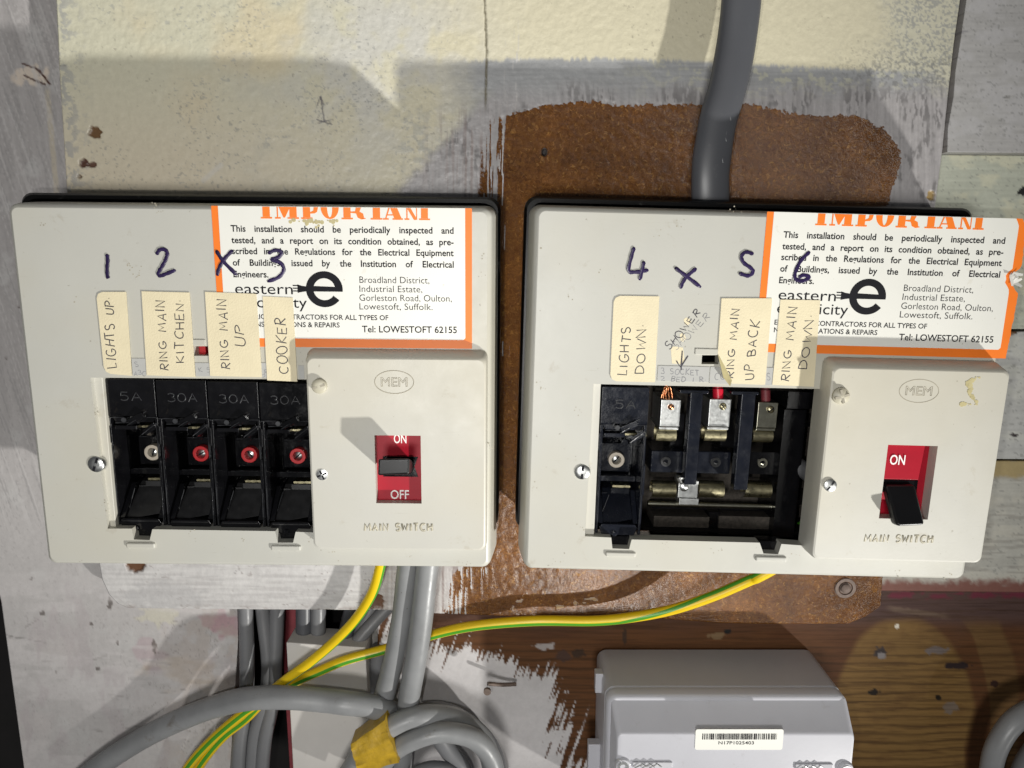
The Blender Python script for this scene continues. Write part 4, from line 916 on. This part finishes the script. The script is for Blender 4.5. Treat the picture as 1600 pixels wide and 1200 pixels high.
def terminal(u0, v0, u1, v1, mat, wire_mat, wire_u, k):
    a = BR.l(u0, v0, .040); b = BR.l(u1, v1, .040)
    e_ = empty('terminal'); e_.parent = BR.o; e_['label'] = ('shiny terminal block with bare copper wire', 'shiny terminal block with a red wire', 'dull terminal block with a dark red wire')[k]
    m1 = MB(); m1.box(a[0], b[0], b[1], a[1], .018, .040); m1.box(a[0]-.0005, b[0]-.0008, b[1]-.0012, b[1]+.0005, .018, .0412); m1.build('terminal_block', mat, e_, bevel=.0005)
    cx = (a[0]+b[0])/2; s1, s2 = screw_mb(cx+(.0 if k == 0 else .0012), a[1]-.0038, .0401, .0019 if k else .0016, .9+k*1.4)
    s1.add(s2.v, s2.f, 1); s1.build('terminal_screw', [M['copper'] if k == 0 else M['brass'], M['ink']], e_, smooth=True, auto=40)
    # spring clip: half round strip
    m2 = MB(); w_ = b[0]-a[0]; r_ = .0040; zc_ = b[1]-.0040; n = 14; vs = []
    for i in range(n+1):
        t = R(-60+300*i/n)
        for rr_ in (r_, r_-.0006): vs += [(a[0]-.0014, -(.0375+rr_*math.cos(t)), zc_+rr_*math.sin(t)), (b[0]-.0016, -(.0375+rr_*math.cos(t)), zc_+rr_*math.sin(t))]
    fs = []
    for i in range(n):
        q_ = 4*i; fs += [(q_, q_+1, q_+5, q_+4), (q_+2, q_+6, q_+7, q_+3), (q_, q_+4, q_+6, q_+2), (q_+1, q_+3, q_+7, q_+5)]
    m2.add(vs, fs); m2.build('spring_clip', M['brass'], e_, smooth=True, auto=50)
    m3 = MB(); x_ = BR.l(wire_u, 600, .036)[0]
    if k == 0:
        for j in range(5):
            m3.tube([(x_-.0022+j*.0011+.0008*math.sin(q_*1.1+j), -.036-.0006*math.cos(j*2+q_), a[1]+.010-q_*.0028) for q_ in range(5)], .00062, n=7)
    else: m3.tube([(x_-.001, -.034, a[1]+.012), (x_-.0005, -.036, a[1]+.004), (x_, -.036, a[1]-.001)], .0027 if k == 1 else .0024, n=12)
    m3.build('wire', wire_mat, e_, smooth=True, auto=60)
terminal(1033, 624, 1062, 668, M['zinc'], M['copper'], 1043, 0)
terminal(1109, 623, 1140, 668, M['zinc'], M['redpvc'], 1124, 1)
terminal(1185, 628, 1213, 670, M['tin'], M['redpaint'], 1199, 2)
# bus bar with three lower clips
e_ = empty('bus_bar'); e_.parent = BR.o
a = BR.l(1012, 786, .030); b = BR.l(1229, 788, .030)
mb = MB(); mb.tube([(a[0], -.030, a[1]), (b[0], -.030, a[1])], .0016, n=12); mb.build('bar', M['tin'], e_, smooth=True, auto=60)
for k, (u0, u1) in enumerate(((1020, 1055), (1093, 1130), (1165, 1204))):
    a = BR.l(u0, 753, .034); b = BR.l(u1, 780, .034); n = 14; vs = []; fs = []; r_ = (a[1]-b[1])/2; zc_ = (a[1]+b[1])/2
    for i in range(n+1):
        t = R(-70+290*i/n)
        for rr_ in (r_, r_-.0006): vs += [(a[0], -(.031+rr_*math.cos(t)), zc_+rr_*math.sin(t)), (b[0], -(.031+rr_*math.cos(t)), zc_+rr_*math.sin(t))]
    for i in range(n):
        q_ = 4*i; fs += [(q_, q_+1, q_+5, q_+4), (q_+2, q_+6, q_+7, q_+3), (q_, q_+4, q_+6, q_+2), (q_+1, q_+3, q_+7, q_+5)]
    mb = MB(); mb.add(vs, fs); mb.build('spring_clip', M['brass'], e_, smooth=True, auto=50)
a = BR.l(1061, 778, .034); b = BR.l(1092, 790, .034); c = BR.l(1071, 764, .038)
mb = MB(); mb.box(a[0], b[0], b[1], a[1], .026, .034); mb.box(a[0]-.001, b[0]-.001, a[1], c[1]+.0035, .024, .0343); mb.build('clamp', M['zinc'], e_, bevel=.0005)
s1, s2 = screw_mb(c[0], c[1], .0345, .0024, .5); s1.tube([(c[0], -.032, c[1]), (c[0]-.004, -.036, c[1]+.006)], .0013, n=8)
s1.build('clamp_screw', M['zinc'], e_, smooth=True, auto=40)
mb = MB(); a = BR.l(1248, 728, .034); mb.tube([(a[0]-.006, -.024, a[1]+.004), (a[0]+.003, -.034, a[1]-.002), (a[0]+.009, -.042, a[1]-.006)], [.003, .0046, .0048], n=16); mb.build('terminal_post', M['grey2'], BR.o, smooth=True, auto=50)
mb = MB(); a = BR.l(1254, 812, .02); mb.tube([(a[0]-.002, -.02, a[1]-.004), (a[0]+.006, -.02, a[1]+.002)], .002, n=10); mb.build('earth_wire', M['grn'], BR.o, smooth=True)

e, wn = switch_cover(BR, [(1302, 570), (1580, 581), (1534, 880), (1267, 875)], [(1388, 695), (1463, 697), (1452, 812), (1373, 810)], ((1351, 846), (1456, 848)), (1436, 611), 0)
xa, xb, za, zb2 = wn
mb = MB(); mb.box(xa-.0008, xb+.0008, za-.0008, zb2+.0008, HS-.014, HS-.0065)
mb.hexa([(xa, -HS+.0065, zb2-.0005), (xb-.0035, -HS+.0065, zb2-.0005), (xb-.0035, -HS+.0065, zb2-.0190), (xa, -HS+.0065, zb2-.0190)][::-1], [(xa, -HS+.0035, zb2-.0005), (xb-.0040, -HS+.0035, zb2-.0005), (xb-.0060, -HS+.0022, zb2-.0178), (xa, -HS+.0022, zb2-.0178)][::-1])
rp = mb.build('switch_plate', M['red'], e, bevel=.0002)
mb = MB(); add_text(mb, 'ON', xa+.0070, zb2-.0105, HS-.00262, .0048, width=.0074, center=True, offset=.012); mb.build('on_text', M['white_ink'], rp)
mb = MB(); mb.box(xa+.0002, xb-.004, zb2-.0255, zb2-.0192, HS-.010, HS-.0055); mb.build('switch_slot', M['black'], e)
lv = MB(); LF = [(1384, 757, HS-.002), (1431, 757, HS-.002), (1447, 821, HS+.010), (1402, 823, HS+.010)]
fr = [(BR.l(u, v, h)[0], -h, BR.l(u, v, h)[1]) for u, v, h in LF]; bk = [(x, y+(.0060 if i < 2 else .0062), z-(.001 if i < 2 else .0012)) for i, (x, y, z) in enumerate(fr)]
lv.hexa(bk, fr)
lv.build('switch_lever', M['lever'], e, bevel=.0018, seg=4)
screw('retaining_knob', BR, e, 1315, 619, HS, .0040, M['relief'], tall=.0016, slotmat=M['groove'], slot=.3, cross=True, dome=.0012)
screw('screw', BR, e, 1298, 759, HS, .0031, M['zinc'], tall=.0012, slot=1.0)
screw('screw', BR, BR.o, 910, 738, HC-.002, .0040, M['zinc'], tall=.0026, slot=1.5)
g = MB(); rd = random.Random(8)
pth = [(1530, 588), (1519, 594), (1512, 598), (1518, 606), (1514, 614), (1520, 622), (1526, 632), (1506, 630), (1500, 633)]
for i in range(len(pth)-1):
    for t in range(5):
        u = pth[i][0]+(pth[i+1][0]-pth[i][0])*t/5; v = pth[i][1]+(pth[i+1][1]-pth[i][1])*t/5
        c = BR.l(u+rd.gauss(0, 1.2), v+rd.gauss(0, .8), HS); g.disc(c[0], c[1], HS-.0001, HS+.00012+rd.random()*.0001, rd.uniform(.0004, .0013)*(1 if i not in (0, 6) else .5), 7)
g.build('glue_residue', M['glue'], e)
a = BL.l(361, 363.5, HC); b = BR.l(1221, 375, HC)
noR = notice(BR, b[0]-a[0]+.0006, b[1]-a[1]+.0006, True, 'orange bordered white notice reading IMPORTANT, its right edge torn', False)
mb = MB()
for (u0, v0, u1, v1) in ((1028, 571, 1107, 597), (1110, 573, 1142, 600), (1195, 574, 1207, 602)):
    a = BR.l(u0, v0, HC); b = BR.l(u1, v1, HC); mb = MB(); mb.box(a[0], b[0], b[1], a[1], HC+.00005, HC+.0003); cs = mb.build('label_strip', M['card'], BR.o, bevel=.0001)
mb = MB(); z_ = HC+.00032
pen(mb, '3 SOCKET', BR.l(1033, 584, HC), BR.l(1092, 586, HC), .0028, z_, .00018); pen(mb, '2 BED 1 R.', BR.l(1033, 595, HC), BR.l(1102, 597, HC), .0022, z_, .00018)
pen(mb, 'CO', BR.l(1116, 592, HC), BR.l(1132, 593, HC), .0032, z_, .00016); pen(mb, 'S', BR.l(1198, 594, HC), BR.l(1203, 594, HC), .0032, z_, .00016)
mb.build('handwriting', M['pencil'], cs)
tape(BR, [(959, 462), (1030, 463), (1023, 597), (953, 595)], [('LIGHTS', (980, 586), (985, 512), .0042), ('DOWN.', (1006, 583), (1009, 508), .0045)], 'tape reading LIGHTS DOWN with rounded left corners', rnd=True)
tape(BR, [(1127, 466), (1206, 466), (1195, 601), (1141, 599)], [('RING MAIN', (1144, 590), (1155, 483), .0036), ('UP BACK', (1176, 592), (1186, 502), .0044)], 'tape reading RING MAIN UP BACK with a torn corner',
     extra=[(1127, 466), (1206, 466), (1195, 601), (1143, 599), (1132, 572), (1121, 552)])
tape(BR, [(1219, 468), (1281, 469), (1271, 604), (1206, 601)], [('RING MAIN', (1231, 595), (1245, 480), .0040), ('DOWN.', (1260, 576), (1271, 493), .0042)], 'tape reading RING MAIN DOWN beside the switch')
mb = MB(); p = [BR.l(u, v, HC) for u, v in ((1121, 553), (1132, 572), (1143, 594), (1138, 602), (1127, 588))]
mb.add([(p[0][0], -HC-.0006, p[0][1]), (p[1][0], -HC-.0007, p[1][1]), (p[2][0], -HC-.0007, p[2][1]), (p[3][0], -HC-.003, p[3][1]), (p[4][0], -HC-.0034, p[4][1])], [(0, 1, 2, 3, 4)])
mb.build('torn_tape_corner', M['glue'], BR.o)
mb = MB(); pen(mb, 'SHOWER', BR.l(1047, 548, HC), BR.l(1094, 489, HC), .0034, HC+.0001, .00020, jitter=.12); mb.tube([(*[BR.l(1066, 548, HC)[0]], -HC-.0001, BR.l(1066, 548, HC)[1]), (BR.l(1064, 578, HC)[0], -HC-.0004, BR.l(1064, 578, HC)[1])], .0003, .0001, n=6)
mb.tube([(BR.l(1075, 556, HC)[0], -HC-.0001, BR.l(1075, 556, HC)[1]), (BR.l(1063, 574, HC)[0], -HC-.0004, BR.l(1063, 574, HC)[1]), (BR.l(1057, 564, HC)[0], -HC-.0002, BR.l(1057, 564, HC)[1])], .00035, .0001, n=6)
mb.build('handwriting', M['biro'], BR.o)
mb = MB(); pen(mb, 'SHOWER', BR.l(1057, 549, HC), BR.l(1109, 496, HC), .0034, HC+.00008, .00013, jitter=.12); mb.build('faded_handwriting', M['pencil'], BR.o)
mb = MB()
for (u0, v0, u1, v1) in ((1048, 541, 1070, 569), (1068, 496, 1080, 508), (1062, 520, 1072, 534)):
    add_plate(mb, [BR.pts([(u0, v0+3), (u0+4, v0), (u1-3, v0+2), (u1, v1-5), (u1-5, v1), (u0+2, v1-1)], HC)], HC+.00006)
mb.build('tape_residue', M['tape'], BR.o)
# raised tab by the slot
a = BR.l(1086, 544, HC); b = BR.l(1124, 555, HC); mb = MB(); mb.box(a[0], b[0], b[1], a[1], HC-.001, HC+.0005); mb.build('slot_tab', M['cover'], BR.o, bevel=.0004)
a = BL.l(300, 530, HC); b = BL.l(322, 540, HC); mb = MB(); mb.box(a[0], b[0], b[1], a[1], HC-.001, HC+.0005); mb.build('slot_tab', M['cover'], BL.o, bevel=.0004)
marker(BR, 'marker_four', [[(990.7, 386), (986, 402), (982, 423), (994, 425), (1013, 422)], [(1006, 408), (1003, 423), (999, 438)]])
marker(BR, 'marker_cross', [[(1054, 418), (1071, 431), (1095, 449)], [(1088, 419), (1073, 432), (1066, 442), (1063, 451)]])
marker(BR, 'marker_five', [[(1177, 397), (1165, 394), (1158, 401), (1162, 411), (1173, 419), (1176, 425), (1169, 431), (1154, 427)]])
marker(BR, 'marker_six', [[(1265, 393), (1251, 407), (1242, 426), (1243, 436), (1254, 439), (1264, 433), (1255, 430), (1247, 434)]])
crumbs(BR, [(u, v, 5, 5) for u, v in ((905, 640), (900, 820), (1040, 852), (1120, 858), (1240, 866), (1400, 893), (1480, 896), (870, 880), (845, 600), (1150, 333), (1060, 350), (835, 760))])
crumbs(BR, [(1030, 368, 5, 3), (845, 390, 3, 4), (890, 465, 3, 4), (939, 422, 2, 2), (925, 735, 3, 0), (1590, 380, 2, 0)])

# ------------------------------------------------------------ cables
def cable(name, pts, r, mat, label, cat='cable', group=None, ry=None, n=18, k=8, **kw):
    p = smooth_path([P(*a) for a in pts], k); mb = MB(); m = len(p); q = len(label)
    p = [c+Vector((math.sin(i*.43+q), .4*math.sin(i*.31+q*2), math.sin(i*.37+q*3)))*.00014 for i, c in enumerate(p)]
    rs = [1+.010*math.sin(i*.23+q)+.006*math.sin(i*.61+q*2) for i in range(m)]
    mb.tube(p, [r*x for x in rs], [(ry or r)*x for x in rs], n=n, **kw)
    o = mb.build(name, mat, smooth=True, auto=60); tag(o, label, cat, group); return o
sup = cable('supply_cable', [(1160, -120, .020), (1159, -20, .018), (1152, 60, .017), (1138, 130, .017), (1122, 190, .017), (1113, 240, .017), (1110, 290, .016), (1110, 350, .012)], .0098, M['grey3'], 'flat dark grey cable coming down from above into the right fuse box', ry=.0052, n=24)
mb = MB()
for k, v in enumerate(range(126, 250, 11)):
    q = P(1147-(v-126)*.155+(2 if v < 190 else 0), v, .0215); mb.tube([q, q+Vector((.0006*(k % 3-1), 0, -.0022))], .00016, n=5)
o = mb.build('cable_print', M['grey'], sup)
STR = [0]*6+[1]*6+[0]*8
def earth(pts, label, tw, group=None):
    p = smooth_path([P(*a) for a in pts], 10); mb = MB(); m = len(p)
    ph = [R(float(np.interp(i/(m-1), [q[0] for q in tw], [q[1] for q in tw]))) for i in range(m)]
    mb.tube(p, .0030, n=40, phase=ph, stripe=[0]*1+[1]*5+[0]*14+[0]*1+[1]*5+[0]*14)
    o = mb.build('earth_cable', [M['yel'], M['grn']], smooth=True, auto=60); tag(o, label, 'cable', 'green and yellow earth cables'); return o
earth([(598, 860, .018), (594, 886, .016), (582, 926, .013), (557, 966, .011), (524, 1001, .010), (484, 1035, .0095), (447, 1062, .0085), (410, 1092, .006), (375, 1118, .004), (335, 1152, -.001), (300, 1190, -.004), (275, 1230, -.006)], 'green and yellow earth cable running down from the left fuse box', [(0, 300), (.5, 305), (.7, 235), (1, 230)])
earth([(1260, 860, .028), (1190, 899, .024), (1171, 907, .021), (1115, 931, .017), (1052, 952, .013), (990, 964, .010), (927, 970, .009), (834, 970, .008), (740, 978, .005), (671, 993, .002), (599, 1015, .0008), (541, 1031, .0034), (498, 1049, .0036), (464, 1064, .0034), (420, 1088, .0), (385, 1122, -.002), (350, 1150, -.005), (318, 1188, -.008), (290, 1235, -.009)], 'green and yellow earth cable swinging across from under the right fuse box', [(0, 165), (.18, 175), (.30, 265), (.6, 250), (1, 235)])
G = 'thick grey cables under the left fuse box'
cable('grey_cable', [(640, 850, .016), (637, 890, .014), (630, 950, .012), (618, 1020, .010), (602, 1080, .006), (590, 1130, .0), (580, 1230, -.002)], .0062, M['grey'], 'thick grey cable leaving the left box, the left one of the pair', group=G)
cable('grey_cable', [(672, 850, .020), (667, 890, .019), (660, 960, .018), (648, 1040, .015), (638, 1100, .010), (630, 1160, .002), (625, 1240, .0)], .0065, M['grey'], 'thick grey cable leaving the left box, the right one with a long highlight', group=G)
cable('grey_cable', [(80, 1262, -.004), (150, 1201, -.004), (222, 1154, -.003), (300, 1117, .002), (360, 1097, .010), (410, 1090, .016), (455, 1090, .018), (505, 1094, .018), (541, 1098, .019), (580, 1104, .016), (612, 1114, .008), (640, 1135, .002)], .0068, M['grey'], 'thick grey cable arching from the lower left corner to the coil', group=G)
cable('grey_cable', [(530, 1235, .016), (556, 1190, .018), (583, 1156, .020), (612, 1134, .020), (650, 1120, .018), (690, 1118, .012), (725, 1130, .008), (755, 1158, .006), (768, 1195, .005), (770, 1240, .003)], .0062, M['grey'], 'grey cable bound by the yellow tape at the coil', group=G, k=8)
cable('grey_cable', [(590, 1240, .016), (598, 1195, .018), (622, 1168, .021), (660, 1150, .022), (700, 1144, .021), (738, 1153, .019), (764, 1178, .017), (774, 1215, .015), (772, 1260, .012)], .0060, M['grey'], 'front loop of the coiled grey cable right of the yellow tape', group=G)
cable('grey_cable', [(640, 1130, -.004), (665, 1110, -.004), (700, 1113, -.004), (742, 1137, -.004), (768, 1168, -.004), (780, 1210, -.004), (780, 1260, -.004)], .0052, M['grey2'], 'darker rear loop of the coiled cable', group=G)
cable('grey_cable', [(626, 1275, .010), (640, 1222, .011), (668, 1203, .012), (700, 1206, .011), (722, 1232, .010), (730, 1285, .009)], .0048, M['grey2'], 'small dark inner loop at the bottom of the coil', group=G)
cable('grey_cable', [(686, 1150, .004), (702, 1175, .004), (724, 1205, .004), (732, 1250, .004)], .0055, M['grey2'], 'short dark cable crossing inside the coil', group=G)
# tape wrapped round the coil cable
p = smooth_path([P(*a) for a in [(567, 1180, .039), (583, 1157, .0400), (604, 1139, .040)]], 5)
mb = MB(); A_, B2 = P(548, 1163, .0270), P(601, 1126, .0270); C_, D_ = P(624, 1190, .0290), P(562, 1208, .0275)
rows = 9; vs = []; fs = []
for i in range(rows+1):
    t = i/rows; a = A_.lerp(D_, t); b = B2.lerp(C_, t); bul = .0022*math.sin(t*math.pi)+.0006*math.sin(i*2.3)
    for j in range(7):
        s_ = j/6; q = a.lerp(b, s_); q.y -= bul+.0005*math.sin(j*1.9+i); vs.append(q)
for i in range(rows):
    for j in range(6): fs.append((i*7+j, i*7+j+1, (i+1)*7+j+1, (i+1)*7+j))
n = len(vs); per = [j for j in range(7)]+[i*7+6 for i in range(1, rows+1)]+[rows*7+j for j in range(5, -1, -1)]+[i*7 for i in range(rows-1, 0, -1)]
for i in per: vs.append(vs[i]+Vector((0, .013, 0)))
for k in range(len(per)): fs.append((per[k], per[(k+1) % len(per)], n+(k+1) % len(per), n+k))
mb.add(vs, fs); o = mb.build('yellow_tape', M['ytape'], smooth=True, auto=50); tag(o, 'dirty yellow tape wrapped round the coiled grey cables', 'tape')
G2 = 'old grey cables in the gap'
for pts, r, m_, lb_ in (([(384, 930, -.012), (384, 960, -.012), (386, 1040, -.012), (384, 1100, -.010), (374, 1160, -.008), (370, 1240, -.008)], .0046, 'grey2', 'old grey cable at the left edge of the gap'),
    ([(408, 930, -.016), (413, 970, -.016), (419, 1030, -.014), (415, 1090, -.012), (398, 1150, -.012), (392, 1240, -.012)], .0045, 'grey2', 'old grey cable second from the left in the gap'),
    ([(434, 930, -.016), (432, 970, -.016), (430, 1030, -.014), (427, 1090, -.012), (413, 1160, -.012), (408, 1240, -.012)], .0046, 'grey2', 'old grey cable left of the red batten'),
    ([(475, 930, -.014), (475, 1040, -.014)], .0052, 'grey3', 'bluish grey cable entering the trunking at its left'),
    ([(498, 930, -.014), (497, 1040, -.014)], .0048, 'grey2', 'brownish grey cable entering the middle of the trunking'),
    ([(556, 930, -.016), (545, 970, -.014), (530, 1040, -.010)], .0048, 'grey3', 'bluish cable slanting into the trunking'),
    ([(612, 944, -.016), (590, 965, -.013), (560, 1000, -.010), (545, 1030, -.010)], .0042, 'grey2', 'grey cable slanting left into the trunking from the right'),
    ([(585, 940, -.018), (568, 975, -.016), (552, 1030, -.016)], .0046, 'grey2', 'grey cable crossing behind the slanting cable'),
    ([(592, 1010, -.012), (586, 1100, -.012), (580, 1240, -.012)], .0050, 'grey2', 'grey cable down the right side of the trunking')):
    cable('old_cable', pts, r, M[m_], lb_, group=G2, n=12, k=5)
cable('grey_cable', [(1680, 1085, .008), (1620, 1106, .010), (1582, 1130, .012), (1560, 1162, .012), (1548, 1205, .010), (1545, 1260, .008)], .0062, M['grey'], 'grey cable curving in at the lower right corner, the outer one', group='grey cables at the lower right corner')
cable('grey_cable', [(1690, 1125, -.002), (1640, 1150, .0), (1610, 1180, .002), (1595, 1215, .002), (1590, 1270, .0)], .0060, M['grey2'], 'grey cable at the lower right corner, the inner one', group='grey cables at the lower right corner')

# ------------------------------------------------------------ meter at the bottom
x0, x1 = .0535, .1895; zt = -.2440; zb_ = -.345
mt = empty('electricity_meter', ((x0+x1)/2, 0, zt)); tag(mt, 'pale grey plastic electricity meter with a barcode sticker at the bottom of the photo', 'meter')
Mi = Matrix.Translation((-(x0+x1)/2, 0, -zt))
mb = MB(); rr = lambda i, t=0: rrect(x0+i, x1-i, zb_, zt-t, .006, 6)
loft(mb, [(rr(0), -.012), (rr(0), .026), (rr(.0006, .0006), .0266), (rr(.0006, .0006), .0274), (rr(0), .028), (rr(0), .0335), (rr(.0008, .0006), .0350), (rr(.0022, .0018), .0358)], cap_front=True)
mb.xf(Mi).build('body', M['meter'], mt, smooth=True, auto=35)
mb = MB(); rr2 = lambda i, t: rrect(x0+i, x1-i*.3, zb_+.001, zt-t, .003, 5)
loft(mb, [(rr2(.0022, .0018), .0350), (rr2(.0040, .0140), .0468), (rr2(.0044, .0146), .0476), (rr2(.0052, .0154), .0480)], cap_front=True)
mb.xf(Mi).build('terminal_cover', M['meter'], mt, smooth=True, auto=35)
q0 = P(1087, 1139, .048); q1 = P(1222, 1171, .048)
mb = MB(); add_plate(mb, [rrect(q0.x, q1.x, q1.z, q0.z, .0012, 4)], .0483, .0002); lbm = mb.xf(Mi).build('barcode_sticker', M['paper'], mt)
mb = MB(); rd = random.Random(5); x = q0.x+.0038; xe = q1.x-.0036
while x < xe:
    w_ = rd.choice((.00025, .00025, .0005, .0007)); mb.box(x, min(x+w_, xe), q0.z-.0062, q0.z-.0026, .0484, .04845); x += w_+rd.choice((.0003, .0003, .0006))
add_text(mb, 'N17P1025403', (q0.x+q1.x)/2-.0015, q0.z-.0092, .0484, .0019, width=.0195, center=True, offset=.006); mb.xf(Mi).build('barcode_print', M['ink'], lbm)
for (u, v) in ((973, 1194), (1320, 1200)):
    q = P(u, v, .048); e_ = MB(); e_.disc(q.x, q.z, .0478, .0500, .0046, 24, rt=.0040); o = e_.xf(Mi).build('seal_screw', M['clear'], mt, bevel=.0004)
    e2 = MB(); e2.ring(q.x, q.z, .0490, .0506, .0030, .0018); e2.xf(Mi).build('washer', M['zinc'], o)
for (ua, ub, v) in ((988, 1050, 1189), (1242, 1300, 1192)):
    a = P(ua, v, .048); b = P(ub, v+9, .048); mb = MB(); mb.box(a.x, b.x, b.z, a.z, .0478, .0492); o = mb.xf(Mi).build('sealing_tab', M['clear'], mt, bevel=.0005)
    mb = MB()
    for k in range(3): mb.tube([(a.x+.001+k*.004, -.0498, b.z+.0006), (a.x+.005+k*.004, -.0502, a.z-.0004), (a.x+.008+k*.004, -.0498, b.z+.001)], .0003, n=6)
    mb.xf(Mi).build('sealing_wire', M['zinc'], o)
for (ua, va, ub, vb) in ((930, 1050, 934, 1080), (919, 1160, 924, 1230)):
    a = P(ua, va, .01); b = P(ub, vb, .01); mb = MB(); mb.box(a.x, x0+.001, b.z, a.z, .006, .012); mb.xf(Mi).build('side_clip', M['meter'], mt, bevel=.0004)

# ------------------------------------------------------------ small fixings
mb = MB(); q = P(1322, 920, .001); mb.disc(q.x, q.z, -.002, .0004, .0042, 18, rt=.0036); a, s = screw_mb(q.x, q.z, .0006, .0030, .5); mb.add(a.v, a.f); o = mb.build('panel_screw', M['nail'], smooth=True, auto=40)
tag(o, 'corroded screw at the lower right corner of the bare chipboard', 'screw')
mb = MB(); mb.ring(q.x, q.z, -.001, .0005, .0062, .0043); mb.build('screw_surround', M['nail'], o).matrix_parent_inverse = Matrix.Identity(4)
mb = MB(); a = P(762, 1068, -.004); b = P(806, 1069, -.010); mb.tube(smooth_path([a, a.lerp(b, .5)+Vector((0, 0, -.0006)), b], 4), .0012, n=10); mb.disc(a.x, a.z, .003, .005, .0022, 14)
o = mb.build('bent_nail', M['nail'], smooth=True, auto=50); tag(o, 'bent nail lying sideways in the white brushed wood left of the meter', 'nail')
print('objects', len(bpy.data.objects))
